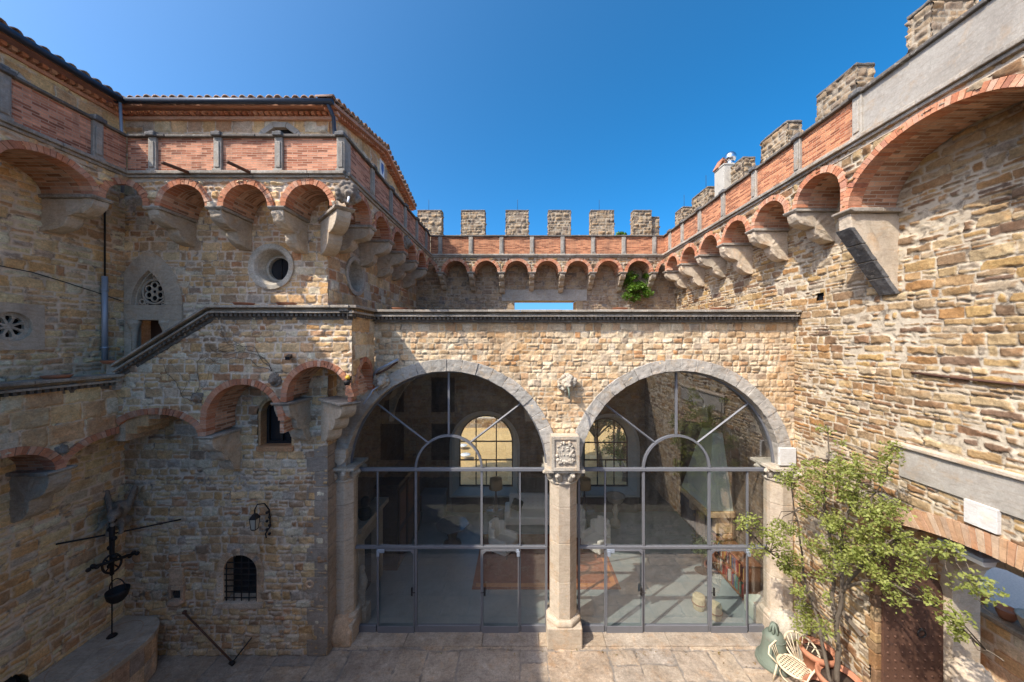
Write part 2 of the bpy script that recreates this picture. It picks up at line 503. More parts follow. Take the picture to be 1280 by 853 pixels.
def glass_mat(name, tint=(.9, .93, .93), dusty=.022):
    m, nt, b, out = nodes(name)
    nt.nodes.remove(b)
    lw_ = nt.nodes.new("ShaderNodeLayerWeight"); lw_.inputs[0].default_value = .5
    pw_ = nt.nodes.new("ShaderNodeMath"); pw_.operation = 'POWER'; nt.links.new(lw_.outputs['Facing'], pw_.inputs[0]); pw_.inputs[1].default_value = 4.0
    fr = nt.nodes.new("ShaderNodeMath"); fr.operation = 'MULTIPLY_ADD'; nt.links.new(pw_.outputs[0], fr.inputs[0]); fr.inputs[1].default_value = .85; fr.inputs[2].default_value = .2
    tr = nt.nodes.new("ShaderNodeBsdfTransparent"); tr.inputs[0].default_value = tint + (1,)
    gl = nt.nodes.new("ShaderNodeBsdfGlossy"); gl.inputs['Roughness'].default_value = .012; gl.inputs[0].default_value = (.95, .97, 1, 1)
    df = nt.nodes.new("ShaderNodeBsdfDiffuse"); df.inputs[0].default_value = (.5, .5, .48, 1)
    pos = gpos(nt)
    st = nt.nodes.new("ShaderNodeMapping"); st.inputs['Scale'].default_value = (1, 1, .12); nt.links.new(pos, st.inputs[0])
    dn = rng_map(nt, noise(nt, 7, 5, .7, st.outputs[0]), .35, .8, 0, dusty * 2)
    m1 = nt.nodes.new("ShaderNodeMixShader"); nt.links.new(fr.outputs[0], m1.inputs[0])
    nt.links.new(tr.outputs[0], m1.inputs[1]); nt.links.new(gl.outputs[0], m1.inputs[2])
    m2 = nt.nodes.new("ShaderNodeMixShader"); nt.links.new(dn, m2.inputs[0])
    nt.links.new(m1.outputs[0], m2.inputs[1]); nt.links.new(df.outputs[0], m2.inputs[2])
    nt.links.new(m2.outputs[0], out.inputs[0])
    # old panes are never quite flat
    bp = nt.nodes.new("ShaderNodeBump"); bp.inputs['Strength'].default_value = .03; bp.inputs['Distance'].default_value = .02
    nt.links.new(noise(nt, 1.6, 1, .4, pos), bp.inputs['Height']); nt.links.new(bp.outputs[0], gl.inputs['Normal'])
    return m

M = {}
M['front'] = stone_mat("cream_ashlar", [(0.381, 0.246, 0.134), (0.627, 0.482, 0.302), (0.739, 0.605, 0.414), (0.538, 0.325, 0.157), (0.74, 0.638, 0.459), (0.672, 0.526, 0.347), (0.403, 0.325, 0.246), (0.74, 0.627, 0.448), (0.493, 0.246, 0.101), (0.706, 0.582, 0.403)], mortar=(0.55, 0.44, 0.297), vary=.34, dirt=.35, dirtcol=(.2, .14, .09), patch=(.5, .29, .12), patch_amt=.5)
M['right'] = stone_mat("golden_rubble", [(0.344, 0.214, 0.093), (0.409, 0.298, 0.158), (0.186, 0.102, 0.056), (0.428, 0.326, 0.186), (0.307, 0.167, 0.065), (0.149, 0.098, 0.07), (0.4, 0.26, 0.102), (0.288, 0.242, 0.186), (0.437, 0.326, 0.186), (0.223, 0.112, 0.047)], mortar=(0.475, 0.399, 0.294), vary=.4, dirt=.3, dirtcol=(.16, .115, .075))
M['tower'] = stone_mat("brown_ashlar", [(0.576, 0.348, 0.156), (0.72, 0.516, 0.288), (0.408, 0.24, 0.132), (0.72, 0.576, 0.348), (0.624, 0.384, 0.168), (0.48, 0.408, 0.336), (0.72, 0.636, 0.456), (0.48, 0.24, 0.12), (0.672, 0.456, 0.24), (0.336, 0.24, 0.168)],
                       mortar=(0.693, 0.557, 0.42), vary=.34, dirt=.42, dirtcol=(.13, .1, .075))
M['left'] = stone_mat("shaded_rubble", [(0.686, 0.422, 0.198), (0.74, 0.607, 0.343), (0.502, 0.29, 0.158), (0.74, 0.647, 0.396), (0.739, 0.449, 0.185), (0.475, 0.383, 0.304), (0.74, 0.7, 0.488), (0.581, 0.33, 0.158)],
                      mortar=(0.726, 0.579, 0.42), vary=.34, dirt=.25, dirtcol=(.12, .09, .065))
M['lower'] = stone_mat("dark_rubble", [(0.528, 0.37, 0.238), (0.66, 0.475, 0.317), (0.422, 0.29, 0.198), (0.686, 0.502, 0.33), (0.554, 0.37, 0.238), (0.383, 0.317, 0.264), (0.739, 0.581, 0.422), (0.462, 0.264, 0.158)],
                       mortar=(0.573, 0.452, 0.342), vary=.4, dirt=.35, dirtcol=(.1, .075, .06))
M['far'] = stone_mat("weathered_rubble", [(.36, .26, .16), (.46, .35, .22), (.29, .21, .14), (.48, .35, .22), (.33, .23, .15), (.26, .23, .2)], mortar=(.44, .35, .26), vary=.4, dirt=.3)
M['merlon'] = stone_mat("grey_brown_rubble", [(.24, .175, .11), (.34, .26, .17), (.17, .13, .1), (.38, .28, .17), (.27, .18, .1)], mortar=(.36, .3, .22), vary=.45, dirt=.4, lichen=.25)
M['arch'] = stone_mat("grey_arch_stone", [(.36, .335, .29), (.42, .39, .34), (.46, .42, .36), (.38, .35, .3)], mortar=(.34, .31, .26), vary=.28, dirt=.4, dirtcol=(.2, .18, .165), grain=.5)
M['trim'] = stone_mat("pale_sandstone", [(.5, .42, .32), (.56, .47, .36), (.46, .38, .29), (.53, .44, .33)], vary=.26, dirt=.4, dirtcol=(.2, .16, .125), grain=.5)
M['corbel'] = stone_mat("corbel_stone", [(.52, .43, .32), (.58, .48, .36), (.46, .39, .3), (.54, .44, .32)], vary=.34, dirt=.45, dirtcol=(.18, .15, .12), grain=.5)
M['coping'] = stone_mat("lichen_coping", [(.13, .115, .1), (.17, .15, .125), (.11, .1, .09)], vary=.45, dirt=.4, dirtcol=(.05, .045, .04), lichen=.4, grain=.6)
M['ledge'] = stone_mat("weathered_ledge", [(.33, .29, .24), (.4, .36, .3), (.28, .25, .21)], vary=.4, dirt=.6, dirtcol=(.06, .055, .05), lichen=.5)
M['pilaster'] = stone_mat("grey_pilaster", [(.33, .3, .255), (.38, .345, .29), (.29, .265, .23)], vary=.3, dirt=.6, dirtcol=(.09, .08, .07), lichen=.3, grain=.5)
M['ring'] = stone_mat("brick_voussoir", [(.44, .17, .09), (.56, .24, .13), (.6, .31, .19), (.48, .2, .11), (.62, .38, .26), (.38, .15, .09)], mortar=(.56, .45, .35), vary=.28, dirt=.2, grain=.5)
M['panel'] = brick_mat("parapet_brick", (.4, .14, .075), (.58, .26, .15), (.48, .31, .21), scale=.8, dirt=.6, worn=.15)
M['ring_pale'] = stone_mat('pale_worn_brick', [(.4, .23, .13), (.5, .32, .19), (.46, .25, .14), (.52, .38, .26), (.44, .3, .2)], mortar=(.5, .42, .33), vary=.3, dirt=.2, grain=.5)
M['panel2'] = brick_mat("orange_parapet_brick", (.33, .1, .045), (.52, .21, .1), (.42, .26, .16), scale=.75, dirt=.5, worn=.12)
M['vault'] = brick_mat("vault_brick", (.42, .2, .11), (.56, .32, .2), (.52, .4, .3), dirt=.45, worn=.3)
M['plaster'] = stone_mat("streaked_plaster", [(.34, .31, .265), (.36, .33, .28)], vary=.22, dirt=.6, dirtcol=(.22, .195, .165), lichen=.15, bmp=.3, grain=.5)
M['flags'] = stone_mat("flagstone", [(.32, .265, .21), (.39, .32, .245), (.27, .24, .21), (.42, .34, .25), (.35, .27, .2)], mortar=(.22, .19, .16), vary=.38, dirt=.5, dirtcol=(.17, .145, .12), bmp=.45)
M['shade_cobble'] = stone_mat('shade_toned_cobble', [(.09, .085, .08), (.13, .12, .105), (.07, .068, .065)], mortar=(.06, .07, .04), vary=.4, dirt=.3)  # wing shadow put into the ground colour, for the glass reflection
M['quoin'] = stone_mat('grey_brown_quoin', [(.34, .28, .22), (.4, .33, .26), (.3, .25, .2)], vary=.35, dirt=.4, dirtcol=(.16, .13, .1), grain=.8)
M['slab_dark'] = stone_mat('dark_grey_slab', [(.12, .12, .12), (.16, .155, .15), (.1, .1, .1)], vary=.35, dirt=.4, lichen=.2)
M['metal'] = plain_mat("painted_steel", (.15, .15, .16), .5, .0, var=.15, scale=5, bmp=.05, spec=.4)
M['iron'] = plain_mat("wrought_iron", (.028, .025, .024), .6, .3, var=.4, scale=12, bmp=.3)
M['rust'] = plain_mat("rusted_iron", (.11, .055, .035), .8, .1, var=.4, scale=7, bmp=.4, spots=(.06, .035, .028))
M['gutter'] = plain_mat("dark_gutter", (.045, .055, .075), .45, .4, var=.2)
M['zinc'] = plain_mat("zinc_pipe", (.34, .38, .44), .45, .3, var=.15, scale=4)
M['tile'] = stone_mat("roof_tile", [(.34, .2, .13), (.42, .27, .18), (.28, .18, .13), (.36, .27, .2)], vary=.4, dirt=.5, dirtcol=(.09, .075, .06), lichen=.6, grain=.5)
M['terracotta'] = plain_mat("terracotta", (.42, .18, .1), .8, var=.25, scale=5, bmp=.2, spots=(.5, .33, .25), spot_lo=.6, spot_hi=.75)
M['glass'] = glass_mat("old_glass")
M['dark'] = plain_mat("dark_glass", (.02, .022, .026), .12, var=.1, bmp=0, spec=.6)
M['white'] = plain_mat("white_paint", (.78, .77, .74), .7, var=.06, scale=3)
M['marble'] = stone_mat("white_marble", [(.58, .56, .52), (.6, .58, .54)], vary=.1, dirt=.2, dirtcol=(.4, .37, .32), grain=.3)
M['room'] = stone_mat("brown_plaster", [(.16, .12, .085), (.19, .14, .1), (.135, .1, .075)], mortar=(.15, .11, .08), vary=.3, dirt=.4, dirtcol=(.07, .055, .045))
M['slate'] = plain_mat("slate_floor", (.25, .28, .27), .38, var=.22, scale=1.6, bmp=.12, spec=.45)
M['wood'] = plain_mat("dark_wood", (.07, .035, .022), .45, var=.35, scale=4, bmp=.2)
M['wood_red'] = plain_mat("warm_wood", (.2, .085, .04), .5, var=.3, scale=5, bmp=.2)
M['linen'] = plain_mat("cream_linen", (.74, .69, .6), .9, var=.08, scale=10, bmp=.2)
M['shade'] = plain_mat("lamp_shade_cloth", (.5, .33, .16), .9, var=.1, scale=10, bmp=.1)
M['rug'] = plain_mat("red_rug", (.27, .09, .045), .95, var=.35, scale=6, bmp=.4, spots=(.35, .2, .11))
M['verdigris'] = plain_mat("verdigris_bronze", (.17, .2, .155), .65, .25, var=.3, scale=4, bmp=.25, spots=(.2, .18, .14))
M['wicker'] = plain_mat("pale_wicker", (.66, .55, .38), .7, var=.15, scale=20, bmp=.3)
M['bark'] = plain_mat("grey_bark", (.12, .095, .07), .95, var=.4, scale=9, bmp=.6)
M['twig'] = plain_mat("pale_twig", (.34, .27, .19), .95, var=.3, scale=9, bmp=.5)
M['leaf'] = leaf_mat("shrub_leaf", [(.14, .17, .035), (.22, .25, .06), (.32, .33, .1), (.18, .22, .045)])
M['leaf2'] = leaf_mat("caper_leaf", [(.06, .12, .015), (.12, .22, .03), (.17, .28, .05)])
M['olive'] = leaf_mat("olive_leaf", [(.06, .08, .03), (.11, .14, .06), (.16, .19, .09)])
M['pink'] = leaf_mat("pink_blossom", [(.4, .12, .25), (.5, .2, .35)])
M['stonepale'] = stone_mat("pale_carved_stone", [(.46, .41, .33), (.5, .45, .37)], vary=.3, dirt=.4, dirtcol=(.17, .15, .12), lichen=.4)
M['field'] = plain_mat("dry_field", (.6, .39, .16), .98, var=.25, scale=.4, bmp=.4, spots=(.4, .3, .14))
M['gravel'] = plain_mat("grey_gravel", (.46, .41, .35), .98, var=.5, scale=22, bmp=.8)
# ================================================================== the setting
ZS, ZL, ZT = 10.38, 11.05, 11.9            # springing, ledge and coping of every parapet
XR, XLW = 6.86, -9.42                      # faces of the curtain wall and of the shaded wing
def frame(kind, a):
    if kind == 'right':  return lambda s, d, z: np.stack([a - d + 0 * s, s + 0 * d, z + 0 * s], -1)     # faces -X
    if kind == 'left':   return lambda s, d, z: np.stack([a + d + 0 * s, s + 0 * d, z + 0 * s], -1)     # faces +X
    if kind == 'front':  return lambda s, d, z: np.stack([s + 0 * d, a - d + 0 * s, z + 0 * s], -1)     # faces -Y
    if kind == 'back':   return lambda s, d, z: np.stack([s + 0 * d, a + d + 0 * s, z + 0 * s], -1)
FR = frame('right', XR); FF = frame('front', 15.2); FT = frame('front', 8.2); FK = frame('left', -4.58)
FL = frame('left', XLW); FG = frame('front', 8.6); FS = frame('front', 7.45); FSR = frame('left', -3.64); FB = frame('left', -8.72)

def ellipse_hole(c, rx, zs, rise, grow=.05):
    return lambda u, v: ((((u - c) / (rx + grow)) ** 2 + ((v - zs) / (rise + grow)) ** 2 < 1) & (v >= zs)) | ((np.abs(u - c) < rx + grow) & (v < zs) & (v > zs - 6))
def rect_hole(u0, u1, v0, v1):
    return lambda u, v: (u > u0) & (u < u1) & (v > v0) & (v < v1)
def disc_hole(c, z, r):
    return lambda u, v: (u - c) ** 2 + (v - z) ** 2 < r * r
def union(*hs):
    def f(u, v):
        m = np.zeros(u.shape, bool)
        for h in hs: m |= h(u, v)
        return m
    return f

def ring_into(mb, fr, c, rx, rise, zs, t, d0, d1, wid=.075, lo=-1e9, hi=1e9, gap=.008, a_lo=0.0, a_hi=math.pi, jit=.006, zmin=-1e9):
    aa = np.linspace(a_lo, a_hi, 400); ds = np.hypot(rx * np.sin(aa), rise * np.cos(aa)); cs = np.concatenate([[0], np.cumsum((ds[1:] + ds[:-1]) / 2 * np.diff(aa))])
    n = max(5, int(round(cs[-1] / wid))); an = np.interp(np.linspace(0, cs[-1], n + 1), cs, aa)
    for k in range(n):
        a0 = float(an[k]); a1 = float(an[k + 1])
        g = gap / (rx + rise)
        def pt(a, o): return (c + (rx + o) * math.cos(a), zs + (rise + o) * math.sin(a))
        ms, mz = pt((a0 + a1) / 2, t / 2)
        if not (lo <= ms <= hi) or mz < zmin: continue
        j = mb.rng.uniform(-jit, jit); jo = mb.rng.uniform(-jit, jit)
        mb.prism([pt(a0 + g, jo * .4), pt(a1 - g, jo * .4), pt(a1 - g, t + jo), pt(a0 + g, t + jo)], d0, d1 + j, lambda a, p, q: tuple(fr(p, a, q)))
        mb.prism([pt(a0, .004), pt(a1, .004), pt(a1, t - .006), pt(a0, t - .006)], d0, d1 - .014, lambda a, p, q: tuple(fr(p, a, q)), rnd=.5, mort=1.0)
def stilt_into(mb, fr, s_edge, side, z0, z1, t, d0, d1, course=.075):
    """straight brick jamb under an arch end; side +1 puts the bricks to larger s"""
    n = max(1, int(round((z1 - z0) / course)))
    for k in range(n):
        a = z0 + (z1 - z0) * k / n; b = z0 + (z1 - z0) * (k + 1) / n
        s0, s1 = (s_edge, s_edge + t) if side > 0 else (s_edge - t, s_edge)
        j = mb.rng.uniform(-.005, .005)
        mb.box(s0, s1, d0, d1 + j, a + .004, b - .004, fn=lambda x, y, z: tuple(fr(x, y, z)))
        mb.box(s0 + .004, s1 - .004, d0, d1 - .014, a, b, fn=lambda x, y, z: tuple(fr(x, y, z)), rnd=.5, mort=1.0)
def vault_into(mb, fr, c, rx, rise, zs, d0, d1, lo=-1e9, hi=1e9, t=.09, n=18, zmin=None):
    for k in range(n):
        a0 = math.pi * k / n; a1 = math.pi * (k + 1) / n
        def pt(a, o): return (c + (rx + o) * math.cos(a), zs + (rise + o) * math.sin(a))
        ms, mz = pt((a0 + a1) / 2, 0)
        if not (lo <= ms <= hi): continue
        mb.prism([pt(a0, .006), pt(a1, .006), pt(a1, t), pt(a0, t)], d0, d1, lambda a, p, q: tuple(fr(p, a, q)), rnd=.5)
    if zmin is not None:
        for sd in (-1, 1):
            e = c + sd * (rx + .006)
            if lo <= e <= hi:
                mb.box(min(e, e + sd * t), max(e, e + sd * t), d0, d1, zmin, zs, fn=lambda x, y, z: tuple(fr(x, y, z)), rnd=.5)

def lobes(n, D, H, sag=.9):
    """profile (d, z) of a corbel made of n rounded steps, top at z = 0"""
    pts = [(-.04, 0), (D, 0)]
    for i in range(n):
        do = D * (1 - i / n); di = D * (1 - (i + 1) / n); zt = -H * i / n; zb = -H * (i + 1) / n
        pts.append((do, zt - (zt - zb) * .12))
        for k in range(1, 7):
            a = math.pi / 2 * k / 6
            pts.append((di + (do - di) * (1 - (1 - math.cos(a)) * sag), zt - (zt - zb) * (.12 + .88 * math.sin(a))))
        pts.append((di, zb))
    pts[-1] = (0, -H); pts.append((-.04, -H))
    return pts
def corbel(name, root, fr, s0, s1, ztop, D, H, n=2, cap=.07, over=.05, mat=None, capmat=None, rough=.012):
    mb = MB(int(abs(s0 * 977 + ztop * 31 + D * 7)))
    mb.prism([(p, q + ztop - cap) for p, q in lobes(n, D, H - cap)], s0, s1, lambda a, p, q: tuple(fr(a, p, q)))
    o = mb.build(name, mat or M['corbel'], root, bevel=.012, rough=.055)
    mb = MB(5)
    mb.prism([(-.04, ztop - cap + .002), (D + over * .3, ztop - cap + .002), (D + over, ztop - cap * .4), (D + over, ztop), (-.04, ztop)], s0 - over, s1 + over, lambda a, p, q: tuple(fr(a, p, q)))
    mb.build('abacus', capmat or M['ledge'], o, bevel=.012)
    return o

def parapet(root, fr, D, s0, s1, pils, dz=0.0, plaster=None, cap_knobs=True, panel_mat=None, seed=3, pw=.085, zb=0.0):
    """brick panels between stone posts on a stone ledge, under a dark coping"""
    zl = ZL + dz + zb; zt = ZT + dz + zb
    fn = lambda x, y, z: tuple(fr(x, y, z))
    rng = random.Random(seed)
    mb = MB(seed); s = s0
    while s < s1 - .02:
        e = min(s1, s + rng.uniform(.9, 1.5))
        mb.box(s + .002, e - .002, -.02, D + .1 + rng.uniform(-.008, .008), zl - .015, zl + .055, fn=fn)
        mb.box(s + .002, e - .002, -.02, D + .05, zl - .075, zl - .017, fn=fn)
        s = e
    mb.build('ledge', M['ledge'], root, bevel=.012)
    mb = MB(seed + 1)
    mb.box(s0 + .004, s1 - .004, -.9, D - .002, zl - .16, zl - .078, fn=fn)
    mb.build('walkway_floor', M['trim'], root)
    edges = sorted([p for p in pils if s0 < p < s1])
    ends = [s0] + edges + [s1]
    for i in range(len(ends) - 1):
        a = ends[i] + (pw if i > 0 else 0); b = ends[i + 1] - (pw if i < len(ends) - 2 else 0)
        if b - a < .05: continue
        is_pl = plaster is not None and plaster((a + b) / 2)
        MB(seed + i).box(a + .001, b - .001, D - .2, D - .015 if not is_pl else D, zl + .056, zt - .062, fn=fn).build('parapet_panel', M['plaster'] if is_pl else (panel_mat or M['panel']), root)
    for i, p in enumerate(edges):
        mb = MB(seed + 50 + i)
        mb.box(p - pw, p + pw, D - .24, D + .035, zl + .056, zt - .062, fn=fn)
        mb.box(p - pw * .6, p + pw * .6, D + .035, D + .055, zl + .14, zt - .16, fn=fn)
        mb.box(p - pw * 1.15, p + pw * 1.15, D - .24, D + .06, zl + .057, zl + .11, fn=fn)
        o = mb.build('pilaster', M['pilaster'], root, bevel=.012)
        if cap_knobs:
            mb = MB(seed + 80 + i)
            mb.box(p - pw * 1.2, p + pw * 1.2, D - .22, D + .1, zt - .058, zt + .03, fn=fn)
            mb.box(p - pw * .75, p + pw * .75, D - .18, D + .06, zt + .03, zt + .07, fn=fn)
            mb.build('post_cap', M['slab_dark'], o, bevel=.02)
    mb = MB(seed + 2); s = s0
    while s < s1 - .02:
        e = min(s1, s + rng.uniform(.7, 1.2))
        mb.box(s + .002, e - .002, D - .26, D + .055 + rng.uniform(-.012, .012), zt - .06, zt + rng.uniform(-.006, .006), fn=fn)
        s = e
    mb.build('coping', M['coping'], root, bevel=.015)

def machicolation(root, fr, D, s0, s1, arches, corbels, wallmat, seed, cw=.26, H=.72, zlow=ZS, cut0=0.0, extra=None, nl=2, step=.022, t=.125, dz=0.0):
    sm = SM()
    holes = [ellipse_hole(*a) for a in arches] + ([extra] if extra else [])
    sm.sheet(lambda u, h, v: fr(u, D - .015 + h, v), s0, s1, zlow, ZL - .07 + dz, step, 'rough', seed, union(*holes))
    sm.build('spandrel', wallmat, root)
    for i, (c, rx, zs, rise) in enumerate(arches):
        mb = MB(seed + i)
        ring_into(mb, fr, c, rx, rise, zs, t, D - .22, D + .028, lo=s0, hi=s1)
        if mb.v: mb.build('brick_arch', M['ring'], root)
        mb = MB(seed + i)
        vault_into(mb, fr, c, rx, rise, zs, cut0 if i == 0 else 0.0, D - .01, lo=s0 - .02, hi=s1 + .02, n=22 if rx < 1 else 40)
        if mb.v: mb.build('brick_vault', M['vault'], root, smooth=False)
    for i, c in enumerate(corbels):
        corbel('corbel', root, fr, c - cw / 2, c + cw / 2, ZS - .003, D, H * (1 + .06 * ((i * 7) % 5 - 2)), nl)

# ------------------------------------------------------------------ ground
def stuff_tag(o, kind): o['kind'] = kind; return o
SM().sheet(lambda u, h, v: np.stack([u, v, h - .008], -1), -9.5, 6.95, 5.6, 8.9, .022, 'flags', 61).build('courtyard_paving', M['flags'])['kind'] = 'structure'
SM().sheet(lambda u, h, v: np.stack([u, v, h - .012], -1), -9.5, 6.95, -1.3, 5.6, .05, 'rough', 62).build('shade_toned_yard', M['shade_cobble'])['kind'] = 'structure'  # near yard painted dark in place of the rear wing's cast shadow
mb = MB(); mb.box(-3000, 3000, -3000, 3000, -1.2, -.06); mb.build('terrain', M['gravel'])['kind'] = 'structure'
sm = MB()
n = 40
vs = []; fs = []
for i in range(n + 1):
    for j in range(n + 1):
        x = -120 + 240 * i / n; y = 16.3 + 160 * j / n
        z = -.03 + max(0, y - 24) * .012 + .2 * (1 + math.sin(x * .11 + 1) * math.sin(y * .13)) * min(1, (y - 16.3) / 8)
        vs.append((x, y, z))
for i in range(n):
    for j in range(n):
        a = i * (n + 1) + j
        fs.append((a, a + n + 1, a + n + 2, a + 1))
sm.add(vs, fs, smooth=True); sm.build('field', M['field'])['kind'] = 'structure'

# ------------------------------------------------------------------ golden curtain wall on the right
rw = thing('curtain_wall', 'sunlit golden rubble wall with stepped row of corbelled arches, plaster parapet and iron studded gate', 'castle wall', (XR + .3, 8, 0))
GATE = (4.9, 1.75, 3.8, .58)
BIG = (5.0, 1.27, 9.9, .9)
cor_r = [7.62 + 1.32 * k for k in range(6)]
arch_r = [(c + .66, .5, ZS, .46) for c in cor_r[:-1]] + [(6.93, .5, ZS, .46), (14.55, .42, ZS, .46)]
sm = SM()
sm.sheet(lambda u, h, v: FR(u, h - .01, v), 3.2, 15.25, 0, 11.0, .016, 'right', 11,
         union(ellipse_hole(GATE[0], GATE[1], GATE[2], GATE[3], .1), rect_hole(7.79, 7.95, 8.44, 8.6), rect_hole(3.2, 6.2, 5.08, 5.58)))
sm.sheet(lambda u, h, v: FR(u, h - .01, v), -1.3, 3.2, 0, 11.0, .05, 'right', 12, ellipse_hole(GATE[0], GATE[1], GATE[2], GATE[3], .1))
sm.build('wall', M['right'], rw)
def low_r(u, v): return ((v < ZS) & (u > 6.5)) | ((v < 9.9) )
machicolation(rw, FR, XR - 6.0, -1.2, 14.33, arch_r + [BIG, (2.1, 1.27, 9.9, .9), (-.7, 1.2, 9.9, .9)], cor_r, M['right'], 21, extra=low_r, zlow=9.88, H=.8, step=.022)
# brick impost of the great arch
mb = MB(77)
for k in range(7):
    z = 9.9 + k * .072
    mb.box(6.3, 6.42, XR - 6.0 - .22, XR - 6.0 + .025 + mb.rng.uniform(-.004, .004), z + .004, z + .068, fn=lambda x, y, zz: tuple(FR(x, y, zz)))
mb.build('brick_impost', M['ring'], rw)
# the big wedge bracket under it
mb = MB(78)
mb.prism([(-.04, 9.82), (.86, 9.82), (.84, 9.55), (.04, 8.35), (-.04, 8.35)], 6.24, 6.5, lambda a, p, q: tuple(FR(a, p, q)))
o = mb.build('wedge_bracket', M['corbel'], rw, bevel=.02, rough=.03)
mb = MB(178); zz = np.linspace(0, 1, 5)
for i in range(4):
    p0 = (.89 - .83 * zz[i] + .0, 9.56 - 1.22 * zz[i]); p1 = (.89 - .83 * zz[i + 1], 9.56 - 1.22 * zz[i + 1] + .012)
    mb.prism([p0, p1, (p1[0] - .09, p1[1] - .0), (p0[0] - .09, p0[1])], 6.22, 6.52, lambda a, p, q: tuple(FR(a, p, q)))
mb.build('facing_slab', M['slab_dark'], o, bevel=.012, rough=.02)
mb = MB(79); mb.prism([(-.04, 9.822), (.86, 9.822), (.93, 9.86), (.93, 9.9), (-.04, 9.9)], 6.16, 6.56, lambda a, p, q: tuple(FR(a, p, q)))
mb.build('abacus', M['ledge'], o, bevel=.015)
corbel('corbel', rw, FR, 3.42, 3.68, 9.897, .86, 1.3, 2); corbel('corbel', rw, FR, .57, .83, 9.897, .86, 1.3, 2)
parapet(rw, FR, XR - 6.0, -1.2, 14.32, [6.1, 7.42, 8.8, 10.15, 11.48, 12.7, 13.75], plaster=lambda s: s < 6.1, seed=31, panel_mat=M['panel2'])
# stone patch walled into it, rusty rail, marble plaque
mb = MB(80); mb.box(3.1, 6.21, -.1, .03, 5.07, 5.6, fn=lambda x, y, z: tuple(FR(x, y, z))); mb.build('plaster_band', M['plaster'], rw, bevel=.01)
mb = MB(81); mb.box(3.1, 6.3, -.05, .085, 5.6, 5.68, fn=lambda x, y, z: tuple(FR(x, y, z))); mb.build('drip_ledge', M['trim'], rw, bevel=.02, rough=.03)
mb = MB(82); mb.box(4.9, 5.27, 0, .065, 4.74, 5.09, fn=lambda x, y, z: tuple(FR(x, y, z))); mb.build('blank_plaque', M['marble'], rw, bevel=.004)
mb = MB(83); mb.tube([FR(6.0, .03, 6.95), FR(5.3, .035, 6.92), FR(3.4, .03, 6.87)], .022, 6); mb.build('wall_rail', M['rust'], rw)
mb = MB(84); mb.box(7.75, 8.0, -.5, -.08, 8.4, 8.64, fn=lambda x, y, z: tuple(FR(x, y, z))); mb.build('putlog_hole', M['dark'], rw)
mb = MB(85); ring_into(mb, FR, GATE[0], GATE[1], GATE[3], GATE[2], .32, -.35, .035, wid=.075); mb.build('gate_arch', M['ring_pale'], rw)
mb = MB(185); z = 0.0
while z < 3.8:
    h = mb.rng.uniform(.16, .34); mb.box(6.6, 6.6 + mb.rng.uniform(.1, .26), -.3, .03 + mb.rng.uniform(-.01, .02), z + .006, min(3.82, z + h - .006), fn=lambda x, y, zz: tuple(FR(x, y, zz))); z += h
mb.build('gate_jamb', M['right'], rw, bevel=.02, rough=.025)
# gate passage
sm = SM()
FI = frame('right', 8.1); FJ = frame('front', 6.66)
sm.sheet(lambda u, h, v: FI(u, h - .01, v), 2.6, 6.72, 0, 4.7, .03, 'tower', 15, union(ellipse_hole(5.62, .8, 2.9, .8, .02)))
sm.sheet(lambda u, h, v: FJ(u, h - .01, v), 6.86, 8.12, 0, 4.6, .03, 'tower', 16)
sm.build('passage_wall', M['tower'], rw)
mb = MB(86); vault_into(mb, FR, GATE[0], GATE[1] + .02, GATE[3] + .02, GATE[2], -1.3, -.3, n=30, t=.15); mb.build('passage_vault', M['right'], rw)
mb = MB(87); ring_into(mb, FI, 5.62, .8, .8, 2.9, .2, -.5, .03, wid=.2); stilt_into(mb, FI, 6.42, 1, 0, 2.9, .2, -.5, .03, .5); stilt_into(mb, FI, 4.82, -1, 0, 2.9, .2, -.5, .03, .5)
mb.build('inner_arch', M['trim'], rw, bevel=.01)
mb = MB(88)
mb.box(8.62, 8.9, 6.72, 16.0, 0, 11.8); mb.box(8.62, 8.9, -1.3, 2.6, 0, 11.8); mb.box(8.62, 8.9, 2.6, 6.72, 4.72, 11.8)
mb.build('outer_face', M['tower'], rw)
# iron studded gate leaf standing open
mb = MB(90)
poly = [(6.93, .06), (8.06, .06), (8.06, 2.6)]
for k in range(1, 13):
    a = math.pi / 2 * k / 12
    poly.append((6.93 + 1.13 * math.cos(a), 2.6 + .82 * math.sin(a)))
mb.prism(poly, 6.55, 6.62, lambda a, p, q: (p, a, q), rnd=.5)
for i in range(8):
    for j in range(21):
        x = 7.0 + i * .142; z = .2 + j * .152
        lim = 2.6 + .82 * math.sqrt(max(0, 1 - ((x - 6.93) / 1.13) ** 2)) - .07
        if z < lim: mb.ball((x, 6.548, z), (.024, .02, .024), 4, rnd=.5)
gl = mb.build('gate_leaf', M['rust'], rw)
mb = MB(91); mb.tube([(7.62 + .075 * math.cos(a), 6.525, 1.95 + .075 * math.sin(a)) for a in np.linspace(0, 2 * math.pi, 17)], .013, 6); mb.ball((7.62, 6.53, 2.03), .025, 6)
mb.build('ring_handle', M['iron'], gl)
